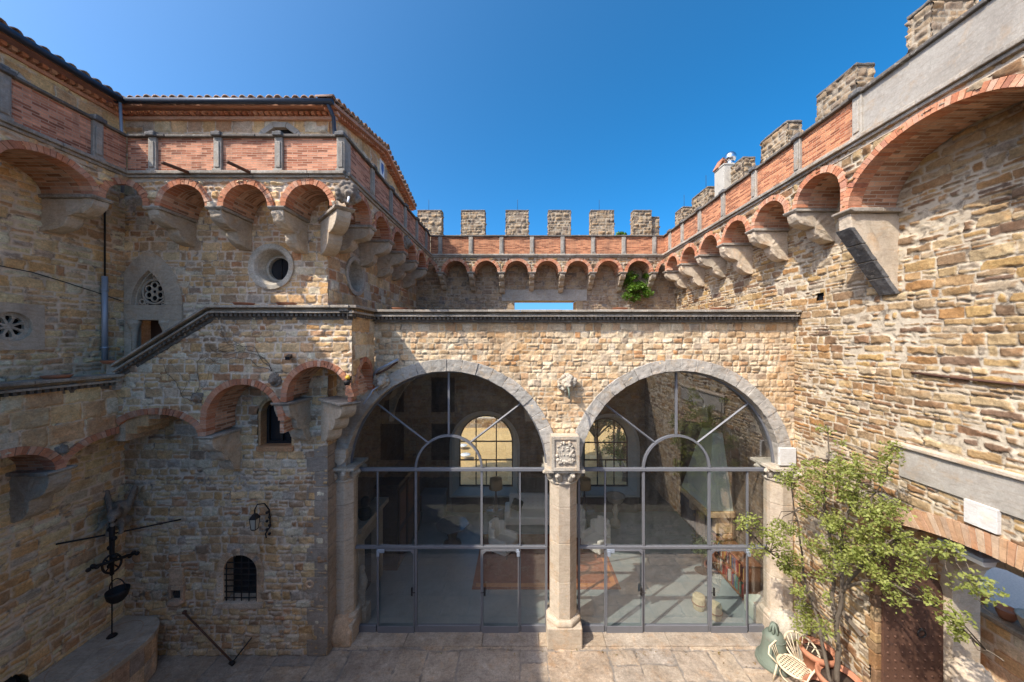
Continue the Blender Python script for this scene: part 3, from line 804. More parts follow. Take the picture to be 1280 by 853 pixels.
# merlons on the outer edge
def merlon(root, x0, x1, y0, y1, z0, z1, seed, step=.028):
    sm = SM()
    sm.sheet(lambda u, h, v: np.stack([u, y0 - h, v], -1), x0 - .025, x1 + .025, z0, z1, step, 'rough', seed)
    sm.sheet(lambda u, h, v: np.stack([u, y1 + h, v], -1), x0 - .025, x1 + .025, z0, z1, step, 'rough', seed + 1)
    sm.sheet(lambda u, h, v: np.stack([x0 - h, u, v], -1), y0 - .025, y1 + .025, z0, z1, step, 'rough', seed + 2)
    sm.sheet(lambda u, h, v: np.stack([x1 + h, u, v], -1), y0 - .025, y1 + .025, z0, z1, step, 'rough', seed + 3)
    o = sm.build('merlon', M['merlon'], root)
    mb = MB(seed); mb.box(x0 - .03, x1 + .03, y0 - .03, y1 + .03, z1 - .02, z1 + .045); mb.build('merlon_cap', M['coping'], o, bevel=.02, rough=.03)
    return o
for i, (y0, y1, th) in enumerate([(6.02, 6.36, .75), (7.36, 8.31, .34), (9.27, 10.24, .36), (11.1, 12.1, .36), (13.2, 14.35, .4), (15.2, 15.9, .4)]):
    merlon(rw, 7.2, 7.2 + th, y0, y1, 11.0, 13.4 + (.06 if i == 0 else 0), 300 + i * 5)
mb = MB(92); mb.box(7.25, 8.62, -1.3, 16, 10.85, 11.05); mb.build('wall_walk', M['trim'], rw)

# ------------------------------------------------------------------ far curtain wall
fw = thing('curtain_wall', 'far castle wall with six square merlons and brick parapet above the glazed gallery', 'castle wall', (1, 15.5, 0))
sm = SM()
sm.sheet(lambda u, h, v: FF(u, h - .01, v), -4.6, 6.9, 7.6, 11.0, .03, 'lower', 41, rect_hole(-.25, 2.47, 7.9, 9.27))
sm.build('wall', M['far'], fw)
cor_f = [-3.32 + 1.273 * k for k in range(8)]
arch_f = [(c + .636, .47, ZS, .46) for c in cor_f] + [(-4.0, .5, ZS, .46)]
machicolation(fw, FF, .87, -3.73, 6.0, arch_f, cor_f, M['right'], 51, cw=.2, H=.72, step=.028, nl=3, dz=-.002)
parapet(fw, FF, .87, -3.72, 6.15, cor_f, dz=.004, seed=61, cap_knobs=False, panel_mat=M['panel2'])
mb = MB(93); mb.box(-.8, 2.95, -.05, .05, 9.27, 9.76, fn=lambda x, y, z: tuple(FF(x, y, z))); mb.build('stone_lintel', M['arch'], fw, bevel=.01)
mb = MB(94); mb.box(-.55, -.25, -.8, .03, 7.9, 9.268, fn=lambda x, y, z: tuple(FF(x, y, z))); mb.box(2.47, 2.77, -.8, .03, 7.9, 9.268, fn=lambda x, y, z: tuple(FF(x, y, z)))
mb.box(-.25, 2.47, -.8, -.06, 9.28, 9.5, fn=lambda x, y, z: tuple(FF(x, y, z)))
mb.build('opening_jamb', M['far'], fw)
for i, (a, b) in enumerate([(522.5, 551.5), (577, 605.7), (632.6, 660), (686, 713), (739, 767), (792, 814)]):
    merlon(fw, (a - 650) * 15.6 / FPX, (b - 650) * 15.6 / FPX, 15.6, 15.95, 11.0, 13.4, 400 + i * 5, .035)
merlon(fw, 6.0, 6.35, 15.75, 16.3, 11.0, 13.15, 440, .035)
mb = MB(95)
mb.box(-4.6, -.55, 15.25, 16.0, 7.9, 11.4); mb.box(2.77, 6.9, 15.25, 16.0, 7.9, 11.4); mb.box(-.55, 2.77, 15.25, 16.0, 9.52, 11.4)
mb.build('outer_face', M['far'], fw)

# ------------------------------------------------------------------ castle wing with the round windows (centre left)
tw = thing('castle_wing', 'brown stone castle wing with round windows, brick parapet and low tiled gable roof', 'castle', (-7, 9, 0))
def pointed(c, hw, z0, hgt, grow=0.0):
    R = (hw * hw + hgt * hgt) / (2 * hw)
    def f(u, v):
        return ((u - (c + hw - R)) ** 2 + (v - z0) ** 2 < (R + grow) ** 2) & ((u - (c - hw + R)) ** 2 + (v - z0) ** 2 < (R + grow) ** 2) & (v >= z0) | ((np.abs(u - c) < hw + grow) & (v < z0) & (v > z0 - 1.6))
    return f
DOORC = -8.83
sm = SM()
sm.sheet(lambda u, h, v: FT(u, h - .01, v), XLW, -4.58, 5.6, 11.0, .02, 'tower', 71,
         union(pointed(DOORC, .46, 8.33, .86, .03), rect_hole(DOORC - .42, DOORC + .42, 5.9, 8.4), disc_hole(-5.91, 9.27, .5), ellipse_hole(-5.83, .39, 5.74, .39, .03)))
sm.sheet(lambda u, h, v: FT(u, h - .01, v), XLW, -4.58, 0, 5.6, .022, 'lower', 72,
         union(rect_hole(-6.25, -5.41, 5.0, 5.7), (lambda u, v: ((np.abs(u + 6.67) < .42) & (v > 1.28) & (v < 2.0)) | (((u + 6.67) ** 2 + (v - 2.0) ** 2 < .42 ** 2) & (v >= 2)))))
sm.build('wall', M['tower'], tw)
sm = SM()
sm.sheet(lambda u, h, v: FK(u, h - .01, v), 8.2, 15.2, 7.7, 11.0, .025, 'big', 73, disc_hole(9.56, 9.3, .5))
sm.build('side_wall', M['tower'], tw)
mb = MB(174); z = 0.0; k = 0
while z < 5.0:
    h = mb.rng.uniform(.3, .42); w = .32 if k % 2 else .5
    mb.box(-4.58 - w, -4.575, -.42, .018 + mb.rng.uniform(-.006, .006), z + .006, min(5.0, z + h) - .004, fn=lambda x, y, zz: tuple(FT(x, y, zz))); z += h; k += 1
mb.build('quoin', M['quoin'], tw, bevel=.012, rough=.02)
sm = SM(); sm.sheet(lambda u, h, v: FK(u, h - .01, v), 8.2, 8.62, 5.0, 7.7, .025, 'big', 74); sm.build('side_wall', M['tower'], tw)
cor_t = [-7.85, -6.52, -5.19]
machicolation(tw, FT, .85, -8.4, -3.73, [(-8.5, .47, ZS, .46), (-7.185, .47, ZS, .46), (-5.855, .47, ZS, .46), (-4.525, .47, ZS, .46)], cor_t, M['tower'], 81, step=.02, dz=-.003)
cor_k = [8.68 + 1.24 * k for k in range(5)]
machicolation(tw, FK, .85, 7.35, 14.33, [(c - .62, .46, ZS, .46) for c in cor_k] + [(14.3, .46, ZS, .46)], cor_k, M['tower'], 91, step=.025, cw=.28, H=.74, dz=-.005, cut0=.5)
parapet(tw, FT, .85, -8.4, -3.73, [-7.83, -6.44, -5.14, -3.817], dz=.002, seed=101)
parapet(tw, FK, .85, 7.351, 14.33, cor_k, dz=-.004, seed=111)
# corner bracket on the diagonal
def diag(s, d, z, o=Vector((-4.58, 8.2, 0)), dirv=Vector((.85, -.85, 0)).normalized()):
    side = Vector((-dirv.y, dirv.x, 0))
    return tuple(o + dirv * d + side * s + Vector((0, 0, z)))
mb = MB(120); mb.prism([(p, q + ZS - .07) for p, q in lobes(2, 1.12, .78)], -.15, .15, lambda a, p, q: diag(a, p, q)); o = mb.build('corner_corbel', M['corbel'], tw, bevel=.015)
mb = MB(121); mb.prism([(-.04, ZS - .068), (1.13, ZS - .068), (1.2, ZS - .03), (1.2, ZS - .002), (-.04, ZS - .002)], -.21, .21, lambda a, p, q: diag(a, p, q)); mb.build('abacus', M['ledge'], o, bevel=.012)
# filling behind
mb = MB(122)
mb.box(XLW - .5, -5.1, 8.75, 15.1, 0, 11.0); mb.build('core', M['tower'], tw)
# upper storey, roof
sm = SM()
FU = frame('front', 8.5); FUK = frame('left', -4.7)
sm.sheet(lambda u, h, v: FU(u, h - .01, v), -9.8, -4.7, 11.0, 13.15, .025, 'big', 75, union(disc_hole(-5.93, 12.33, .46), disc_hole(-4.95, 12.33, .2)))
RIDGE_Y, RIDGE_Z, EAVE_Z = 11.45, 13.9, 13.18
sm.sheet(lambda u, h, v: FUK(u, h - .01, v), 8.5, 14.4, 11.0, 13.9, .03, 'big', 76, lambda u, v: v > np.minimum(EAVE_Z + (u - 8.2) * .22, EAVE_Z + (14.6 - u) * .235) - .1)
sm.build('upper_wall', M['tower'], tw)
mb = MB(123); ring_into(mb, FU, -5.93, .46, .46, 12.33, .14, -.1, .03, wid=.5)
mb.build('lunette_frame', M['arch'], tw, bevel=.01)
mb = MB(124); mb.lathe([(.48, 0), (.48, .03)], (-5.93, 8.58, 12.33), 24, axis='Y'); mb.build('lunette_pane', M['dark'], tw)
mb = MB(125)
def roof_slab(mb, x0, x1, ya, za, yb, zb, t=.08):
    mb.prism([(ya, za), (yb, zb), (yb, zb - t), (ya, za - t)], x0, x1, lambda a, p, q: (a, p, q))
roof_slab(mb, -10.5, -4.42, 8.18, EAVE_Z, RIDGE_Y, RIDGE_Z); roof_slab(mb, -10.5, -4.42, RIDGE_Y, RIDGE_Z, 14.65, EAVE_Z - .02)
rf = mb.build('roof', M['ring'], tw)
def tile_rows(name, root, pts, rows=1, r=.085, up=Vector((0, 1, 0)), seed=5, L=.42):
    """half-round cover tiles: pts = eave positions, up = direction up the slope"""
    mb = MB(seed); up = up.normalized()
    for p in pts:
        for k in range(rows):
            q = Vector(p) + up * (k * (L - .06)) + Vector((0, 0, .012 * (k % 2)))
            j = mb.rng.uniform(-.02, .02); rr = r * mb.rng.uniform(.9, 1.12)
            side = up.cross(Vector((0, 0, 1))).normalized(); nrm = side.cross(up)
            vs = []; n = 7
            for (tt, sc) in ((j, 1.08), (L + j, .86)):
                for ro in (rr, rr - .018):
                    for i in range(n):
                        w = math.pi * i / (n - 1)
                        vs.append(q + up * tt + side * math.cos(w) * ro * sc + nrm * math.sin(w) * ro * sc)
            fs = []
            for i in range(n - 1):
                fs.append((i, i + 1, 2 * n + i + 1, 2 * n + i)); fs.append((n + i, 3 * n + i, 3 * n + i + 1, n + i + 1)); fs.append((i, n + i, n + i + 1, i + 1))
            mb.add(vs, fs, smooth=True)
    return mb.build(name, M['tile'], root)
tile_rows('tiles', rf, [(x, 8.1, EAVE_Z + .02) for x in np.arange(-9.6, -4.4, .205)], 3, up=Vector((0, 3.27, .72)), seed=6)
tile_rows('verge_tiles', rf, [(-4.38, y, EAVE_Z + (y - 8.18) * .22 + .03) for y in np.arange(8.1, 11.4, .24)], 1, up=Vector((-1, 0, .02)), seed=7, r=.1)
tile_rows('verge_tiles', rf, [(-4.38, y, EAVE_Z + (14.65 - y) * .225 + .03) for y in np.arange(11.45, 14.7, .24)], 1, up=Vector((-1, 0, .02)), seed=8, r=.1)
mb = MB(126)
for i, y in enumerate(np.arange(8.2, 14.6, .13)):
    z = min(EAVE_Z + (y - 8.18) * .22, EAVE_Z + (14.65 - y) * .225) - .16
    mb.box(-4.68, -4.52, y, y + .07, z, z + .07)
mb.build('brick_cornice', M['ring'], tw)
mb = MB(127)
for x in np.arange(-9.7, -4.5, .14): mb.box(x, x + .08, 8.36, 8.5, 13.02, 13.09)
mb.box(-9.7, -4.5, 8.42, 8.5, 12.93, 13.0); mb.build('eave_cornice', M['ring'], tw)
mb = MB(128); mb.tube([(-9.5, 8.08, EAVE_Z - .03), (-4.4, 8.08, EAVE_Z - .05)], .065, 10); gt = mb.build('gutter', M['gutter'], tw)
mb = MB(129); mb.tube([(-4.52, 8.1, EAVE_Z - .1), (-4.5, 8.3, 12.9), (-4.5, 8.38, 12.3), (-4.5, 8.38, 11.1)], .045, 8); mb.build('downpipe', M['gutter'], gt)
# enamel shield on the gable wall
c = PX(478, 212, -4.66)
mb = MB(130); mb.box(-4.69, -4.66, c.y - .17, c.y + .17, c.z - .3, c.z + .3); pl = mb.build('wall_plaque', M['white'], tw, bevel=.01)
M['blue'] = plain_mat("blue_enamel", (.05, .13, .35), .4, var=.1)
mb = MB(131); mb.prism([(-.09, .2), (.09, .2), (.09, 0), (0, -.16), (-.09, 0)], -4.66, -4.65, lambda a, p, q: (a, c.y + p, c.z + q)); mb.build('shield', M['blue'], pl)

# round windows
def roundel(root, fr, s, z, R=.54, depth=.3, off=.0):
    n = 40; prof = [(R - .06, -.1, 0), (R, .012, 0), (R, .05, 0), (R - .1, .05, 0), (R - .13, .03, 0), (R - .16, -.04, 0), (.34, -depth + .03, 0), (.30, -depth + .05, 0), (.27, -depth + .05, 0), (.27, -depth - .1, 0)]
    mb = MB(140); vs = []; fs = []
    for (r, d, _) in prof:
        for k in range(n):
            w = 2 * math.pi * k / n
            vs.append(tuple(fr(s + r * math.cos(w), d, z + r * math.sin(w))))
    for i in range(len(prof) - 1):
        for k in range(n): fs.append((i * n + k, i * n + (k + 1) % n, (i + 1) * n + (k + 1) % n, (i + 1) * n + k))
    mb.add(vs, fs, smooth=False)
    o = mb.build('round_window', M['stonepale'], root)
    mb = MB(141); vs = [tuple(fr(s + .28 * math.cos(2 * math.pi * k / n), -depth - .05, z + .28 * math.sin(2 * math.pi * k / n))) for k in range(n)] + [tuple(fr(s + .28 * math.cos(2 * math.pi * k / n), -depth - .07, z + .28 * math.sin(2 * math.pi * k / n))) for k in range(n)]
    mb.add(vs, [tuple(range(n)), tuple(range(2 * n - 1, n - 1, -1))]); mb.build('pane', M['dark'], o)
    mb = MB(142); mb.tube([fr(s, -depth - .04, z - .27), fr(s, -depth - .04, z + .27)], .012, 6); mb.build('glazing_bar', M['iron'], o)
roundel(tw, FT, -5.91, 9.27); roundel(tw, FK, 9.56, 9.3)

# gothic doorway with tracery
def tracery_door():
    c, hw, z0, hg = DOORC, .41, 8.36, .82
    mb = MB(150)
    def arc(hw, hg, n=14):
        R = (hw * hw + hg * hg) / (2 * hw); pts = []
        amax = math.asin(min(1, hg / R))
        for k in range(n + 1):
            a = amax * k / n
            pts.append((c + hw - R + R * math.cos(a), z0 + R * math.sin(a)))
        return pts + [(2 * c - x, z) for x, z in reversed(pts[:-1])]
    inn = arc(hw, hg); out = arc(.8, 1.3)
    out = [(max(x, XLW + .01), z) for x, z in out]
    for i in range(len(inn) - 1):
        mb.prism([inn[i], inn[i + 1], out[i + 1], out[i]], -.06, .035, lambda a, p, q: tuple(FT(p, a, q)), rnd=(i // 4) * .17 % 1)
    for i in range(len(inn) - 1):   # chamfer
        b1 = [((x - c) * .93 + c, (z - z0) * .95 + z0) for x, z in (inn[i], inn[i + 1])]
        mb.prism([inn[i], inn[i + 1], b1[1], b1[0]], -.25, -.05, lambda a, p, q: tuple(FT(p, a, q)), rnd=.4)
    fn = lambda x, y, z: tuple(FT(x, y, z))
    mb.box(XLW + .012, c + .8, -.2, .04, 8.0, 8.357, fn=fn)                      # lintel
    mb.box(c + hw, c + .8, -.2, .03, 5.9, 7.998, fn=fn); mb.box(XLW + .012, c - hw, -.2, .03, 5.9, 7.998, fn=fn)
    o = mb.build('gothic_doorway', M['trim'], tw, bevel=.008)
    mb = MB(151)
    zc = z0 + .33
    def ring(x, z, r, w=.02):
        mb.tube([FT(x + r * math.cos(a), -.12, z + r * math.sin(a)) for a in np.linspace(0, 2 * math.pi, 21)], w, 6)
    ring(c, zc, .29, .028)
    for k in range(6):
        a = math.pi / 6 + k * math.pi / 3
        ring(c + .155 * math.cos(a), zc + .155 * math.sin(a), .078, .02)
    ring(c, zc, .06, .022)
    for sx in (-1, 1): ring(c + sx * .3, z0 + .09, .06, .018); ring(c + sx * .2, z0 + .04, .03, .014)
    ring(c, z0 + .7, .045, .016)
    mb.build('tracery', M['trim'], o)
    mb = MB(152); mb.box(c - .45, c + .45, -.3, -.26, 8.3, 9.3, fn=fn); mb.build('pane', M['dark'], o)
    mb = MB(153); mb.box(c - .42, c + .42, -.48, -.42, 5.9, 8.05, fn=fn); mb.box(c + .1, c + .13, -.42, -.4, 5.9, 8.05, fn=fn); mb.build('door', M['wood'], o)
    for sx, x in ((-1, c - hw + .03), (1, c + hw - .03)):
        mb = MB(154); q = FT(x, -.02, 0)
        mb.lathe([(.055, 6.2), (.055, 7.62), (.07, 7.64), (.06, 7.67), (.075, 7.76), (.12, 7.9), (.13, 7.92), (.13, 7.995)], (q[0], q[1], 0), 14)
        mb.build('door_column', M['trim'], o)
tracery_door()

def arched_window(root, fr, c, hw, z0, zs, depth=.22, bars=None, surround=0, name='window', dark=True, frame_mat=None):
    mb = MB(160); fn = lambda x, y, z: tuple(fr(x, y, z))
    # reveal
    pts = [(c + hw, z0), (c + hw, zs)] + [(c + hw * math.cos(a), zs + hw * math.sin(a)) for a in np.linspace(0, math.pi, 17)[1:-1]] + [(c - hw, zs), (c - hw, z0)]
    t = max(surround, .06)
    og = [(c + (x - c) * (hw + t) / hw, z0 if z <= z0 else (z if z <= zs else zs + (z - zs) * (hw + t) / hw)) for x, z in pts]
    for i in range(len(pts) - 1):
        mb.prism([pts[i], pts[i + 1], og[i + 1], og[i]], -depth, .012 if surround else -.02, lambda a, p, q: tuple(fr(p, a, q)))
    mb.box(c - hw - t, c + hw + t, -depth, .05, z0 - .12, z0 - .001, fn=fn)
    o = mb.build(name, frame_mat or M['lower'], root, bevel=.006)
    mb = MB(161); mb.prism(pts, -depth - .03, -depth + .0, lambda a, p, q: tuple(fr(p, a, q))); mb.build('pane', M['dark'], o)
    return o
w = arched_window(tw, FT, -5.83, .37, 5.0, 5.74, .28, frame_mat=M['tower'])
mb = MB(162); fn = lambda x, y, z: tuple(FT(x, y, z))
mb.box(-6.2, -6.14, -.28, -.22, 5.0, 5.85, fn=fn); mb.box(-5.52, -5.46, -.28, -.22, 5.0, 5.85, fn=fn); mb.box(-5.86, -5.8, -.28, -.215, 5.0, 6.1, fn=fn); mb.box(-6.2, -5.46, -.28, -.218, 5.0, 5.06, fn=fn)
mb.tube([FT(-5.83 + .35 * math.cos(a), -.24, 5.74 + .35 * math.sin(a)) for a in np.linspace(0, math.pi, 15)], .03, 6)
mb.build('sash', M['iron'], w)
w = arched_window(tw, FT, -6.67, .4, 1.28, 2.0, .3, surround=.16)
mb = MB(163)
for k in range(5): mb.tube([FT(-7.03 + k * .18, -.04, 1.26), FT(-7.03 + k * .18, -.04, 2.0 + math.sqrt(max(.0, .16 - (-.36 + k * .18) ** 2)))], .012, 6)
for k in range(7): mb.tube([FT(-7.07, -.03, 1.36 + k * .14), FT(-6.27, -.03, 1.36 + k * .14)], .012, 6)
mb.build('grating', M['iron'], w)
# carved holy water niche, drain ring
mb = MB(164); mb.box(-8.33, -8.0, -.05, .05, 1.7, 2.1, fn=fn); mb.box(-8.33, -8.26, -.05, .07, 1.28, 1.7, fn=fn); mb.box(-8.04, -7.97, -.05, .07, 1.28, 1.7, fn=fn); mb.box(-8.26, -8.04, -.05, .07, 1.6, 1.7, fn=fn)
mb.ball(FT(-8.15, .05, 1.32), (.2, .13, .09), 8); o = mb.build('wall_basin', M['lower'], tw, bevel=.012)
mb = MB(165); mb.ball(FT(-8.15, .02, 1.48), (.1, .03, .12), 8); mb.build('bowl', M['dark'], o)
mb = MB(166); q = FT(-5.0, .02, 1.72); mb.tube([(q[0] + .075 * math.cos(a), q[1], q[2] + .075 * math.sin(a)) for a in np.linspace(0, 2 * math.pi, 17)], .03, 8); mb.build('drain_ring', M['lower'], tw)
mb = MB(167); mb.box(-6.72 + .0, -6.68, -.02, .03, 4.0, 4.28, fn=fn); mb.box(-6.8, -6.6, -.02, .028, 4.14, 4.18, fn=fn); mb.build('small_cross', M['trim'], tw)

# ------------------------------------------------------------------ shaded wing on the left
lw = thing('castle_wing', 'shaded castle wing with rose window, blue downpipe and dark gutter under roof tiles', 'castle', (XLW - .5, 3.5, 0))
sm = SM()
sm.sheet(lambda u, h, v: FL(u, h - .01, v), 3.6, 8.22, 5.7, 11.0, .022, 'left', 171, union(disc_hole(6.36, 7.77, .3)))
sm.sheet(lambda u, h, v: FL(u, h - .01, v), 3.6, 8.22, 0, 5.7, .024, 'left', 172, lambda u, v: ((u - 6.3) ** 2 + (v - 1.0) ** 2 < .28 ** 2))
sm.sheet(lambda u, h, v: FL(u, h - .01, v), -1.3, 3.6, 0, 11.0, .06, 'left', 173)
sm.build('wall', M['left'], lw)
DL = -8.4 - XLW
machicolation(lw, FL, DL, -1.2, 7.35, [(7.42, .47, ZS, .46), (6.13, .63, ZS, .42), (4.6, .63, ZS, .42), (3.07, .63, ZS, .42), (1.54, .63, ZS, .42), (.0, .63, ZS, .42)], [6.9, 5.37, 3.84, 2.3, .77], M['left'], 181, H=.8, dz=.003)
parapet(lw, FL, DL, -1.2, 7.352, [6.83, 5.58, 4.3, 3.0, 1.7], dz=.006, seed=191)
sm = SM(); FLU = frame('left', -9.75)
sm.sheet(lambda u, h, v: FLU(u, h - .01, v), 3.6, 8.5, 11.0, 13.15, .03, 'big', 174); sm.sheet(lambda u, h, v: FLU(u, h - .01, v), -1.3, 3.6, 11.0, 13.15, .08, 'big', 175)
sm.build('upper_wall', M['left'], lw)
c = PX(6, 93, -9.72); mb = MB(195); ring_into(mb, FLU, c.y, .4, .4, c.z - .35, .16, -.1, .04, wid=.4); mb.build('lunette_frame', M['arch'], lw)
mb = MB(196); mb.prism([(-9.42, EAVE_Z), (-14.5, EAVE_Z + 1.3), (-14.5, EAVE_Z + 1.2), (-9.42, EAVE_Z - .08)], -1.3, 8.2, lambda a, p, q: (p, a, q)); rf = mb.build('roof', M['ring'], lw)
tile_rows('tiles', rf, [(-9.36, y, EAVE_Z + .03) for y in np.arange(-1.2, 8.2, .205)], 3, up=Vector((-5.08, 0, 1.3)), seed=9, r=.09)
mb = MB(197)
for y in np.arange(3, 8.4, .14): mb.box(-9.75, -9.6, y, y + .08, 13.02, 13.09)
mb.box(-9.75, -9.68, -1.2, 8.4, 12.93, 13.0); mb.build('eave_cornice', M['ring'], lw)
mb = MB(198); mb.tube([(-9.33, -1.2, EAVE_Z - .02), (-9.33, 8.1, EAVE_Z - .03)], .075, 10); gt = mb.build('gutter', M['gutter'], lw)
mb = MB(199); mb.tube([(-9.36, 8.05, EAVE_Z - .05), (-9.36, 8.1, 12.0), (-9.36, 8.1, 11.0)], .03, 8); mb.build('downpipe', M['zinc'], gt)
mb = MB(200); mb.box(-14.6, XLW - .3, -1.3, 8.5, 0, 11.0); mb.box(-14.6, -10.0, -1.3, 8.5, 11.0, 13.1); mb.build('core', M['left'], lw)
# tall chimney that throws its shadow on the stair
mb = MB(201); mb.box(-10.3, -9.6, 2.75, 4.0, 13.0, 14.36); mb.box(-10.36, -9.58, 2.7, 4.05, 14.36, 14.46); ch = mb.build('chimney', M['ring'], lw)
# rose window
def rose():
    c, z = 6.36, 7.77; fn = lambda x, y, zz: tuple(FL(x, y, zz)); n = 40
    mb = MB(205)
    for k in range(n):     # square slab with a round hole
        a0 = 2 * math.pi * k / n; a1 = 2 * math.pi * (k + 1) / n
        def sq(a):
            s = .44 / max(abs(math.cos(a)), abs(math.sin(a))); return (c + s * math.cos(a), z + s * math.sin(a))
        mb.prism([(c + .27 * math.cos(a0), z + .27 * math.sin(a0)), (c + .27 * math.cos(a1), z + .27 * math.sin(a1)), sq(a1), sq(a0)], -.1, .03, lambda a, p, q: tuple(FL(p, a, q)), rnd=.4)
    o = mb.build('rose_window', M['trim'], lw)
    mb = MB(206)
    for k in range(n):     # wheel: ring, hub, eight petals left open between spokes
        a0 = 2 * math.pi * k / n; a1 = 2 * math.pi * (k + 1) / n
        for (r0, r1) in ((.0, .05), (.2, .285)):
            mb.prism([(c + r0 * math.cos(a0), z + r0 * math.sin(a0)), (c + r0 * math.cos(a1), z + r0 * math.sin(a1)), (c + r1 * math.cos(a1), z + r1 * math.sin(a1)), (c + r1 * math.cos(a0), z + r1 * math.sin(a0))], -.09, -.03, lambda a, p, q: tuple(FL(p, a, q)), rnd=.5)
    for k in range(8):
        a = math.pi / 8 + k * math.pi / 4; ca, sa = math.cos(a), math.sin(a)
        w0, w1 = .024, .016
        mb.prism([(c + .04 * ca - w0 * sa, z + .04 * sa + w0 * ca), (c + .04 * ca + w0 * sa, z + .04 * sa - w0 * ca), (c + .15 * ca + w1 * sa, z + .15 * sa - w1 * ca), (c + .15 * ca - w1 * sa, z + .15 * sa + w1 * ca)], -.09, -.032, lambda b, p, q: tuple(FL(p, b, q)), rnd=.5)
        mb.prism([(c + .15 * ca - w1 * sa, z + .15 * sa + w1 * ca), (c + .15 * ca + w1 * sa, z + .15 * sa - w1 * ca), (c + .22 * ca + .05 * sa, z + .22 * sa - .05 * ca), (c + .22 * ca - .05 * sa, z + .22 * sa + .05 * ca)], -.09, -.034, lambda b, p, q: tuple(FL(p, b, q)), rnd=.5)
    mb.build('tracery', M['stonepale'], o)
    mb = MB(207); mb.box(c - .3, c + .3, -.2, -.14, z - .3, z + .3, fn=fn); mb.build('pane', M['dark'], o)
rose()
mb = MB(208); q = PX(131, 345, XLW + .08); r_ = PX(131, 450, XLW + .08)
mb.tube([q, r_], .05, 10); mb.tube([q + Vector((0, 0, -.3)), q + Vector((0, 0, -.34))], .062, 10); mb.tube([r_ + Vector((0, 0, .3)), r_ + Vector((0, 0, .26))], .062, 10)
dp = mb.build('downpipe', M['zinc'], lw)
mb = MB(209); a = PX(131, 250, XLW + .05); mb.tube([a, q], .018, 6); mb.build('thin_pipe', M['iron'], dp)
mb = MB(210); mb.tube([PX(0, 332, XLW + .06), PX(40, 340, XLW + .05), PX(80, 352, XLW + .05), PX(120, 365, XLW + .06), PX(152, 376, XLW + .06)], .009, 6); mb.build('cable', M['iron'], lw)
mb = MB(211); mb.ball(FL(6.3, -.12, 1.0), (.06, .28, .28), 8); mb.build('niche', M['dark'], lw)

# closing wing behind the viewer (only seen mirrored in the glass), height cut to let in sky light
bw = thing('castle_wing', 'castle wing kept low to let in sky light, with flat terrace closing the courtyard, mirrored dimly in the gallery glass', 'castle', (-1.3, -1.5, 0))
FBK = frame('back', -1.2)
sm = SM(); sm.sheet(lambda u, h, v: FBK(u, h, v), XLW, XR, 0, 5.9, .08, 'left', 221, union(*[rect_hole(x - .6, x + .6, z, z + 1.9) for x in (-7, -4.2, 3.2) for z in (1, 3.6)]))
sm.build('wall', M['left'], bw)
mb = MB(222); mb.box(XLW, XR, -6.2, -1.45, 0, 5.95); mb.build('core', M['dark'], bw)
# ------------------------------------------------------------------ glazed gallery between the wings
YG = 8.86                                   # plane of the glazing
AC = (-1.83, 4.02); AR = 2.53; AZ = 4.22
ga = thing('glazed_gallery', 'cream stone gallery front with two great round arches glazed in grey steel', 'gallery', (1.1, 9, 0))
def gal_hole(u, v):
    m = np.zeros(u.shape, bool)
    for c in AC: m |= (((u - c) ** 2 + (v - AZ) ** 2 < (AR + .1) ** 2) & (v >= AZ)) | ((np.abs(u - c) < AR + .1) & (v < AZ))
    return m | ((np.abs(u - 1.095) < .5) & (v < 4.35))
sm = SM()
sm.sheet(lambda u, h, v: FG(u, h - .012, v), -4.62, 6.9, 0, 8.05, .02, 'front', 231, gal_hole)
sm.build('wall', M['front'], ga)
mb = MB(232)
for c in AC:
    ring_into(mb, FG, c, AR, AR, AZ, .31, -.3, .025, wid=.36, gap=.004, jit=.012)
mb.build('arch_ring', M['arch'], ga, bevel=.01, rough=.03)
fg = lambda x, y, z: tuple(FG(x, y, z))
# moulded cornice with dentils
def cornice(root, fr, s0, s1, z, seed, slope=None, over=.26):
    """z = top; returns nothing; slope(s) adds to z"""
    rng = random.Random(seed); sl = slope or (lambda s: 0.0)
    fn = lambda x, y, zz: tuple(fr(x, y, zz + sl(x)))
    mb = MB(seed); s = s0
    while s < s1 - .01:
        e = min(s1, s + rng.uniform(.7, 1.1)); mb.box(s + .002, e - .002, -.3, over + rng.uniform(-.006, .006), z - .055, z + rng.uniform(-.004, .006), fn=fn); s = e
    o = mb.build('cornice', M['ledge'], root, bevel=.01)
    mb = MB(seed + 1); mb.box(s0, s1, -.2, over - .17, z - .12, z - .056, fn=fn); mb.box(s0, s1, -.2, over - .05, z - .165, z - .12, fn=fn); mb.build('moulding', M['ledge'], o, bevel=.006)
    mb = MB(seed + 2); n = int((s1 - s0) / .1)
    for k in range(n):
        a = s0 + (s1 - s0) * (k + .2) / n; mb.box(a, a + .055, -.02, over - .09, z - .23, z - .167, fn=fn)
    mb.box(s0, s1, -.02, over - .19, z - .3, z - .166, fn=fn)
    mb.build('dentils', M['coping'], o)
cornice(ga, FG, -3.62, 6.84, 8.26, 240)
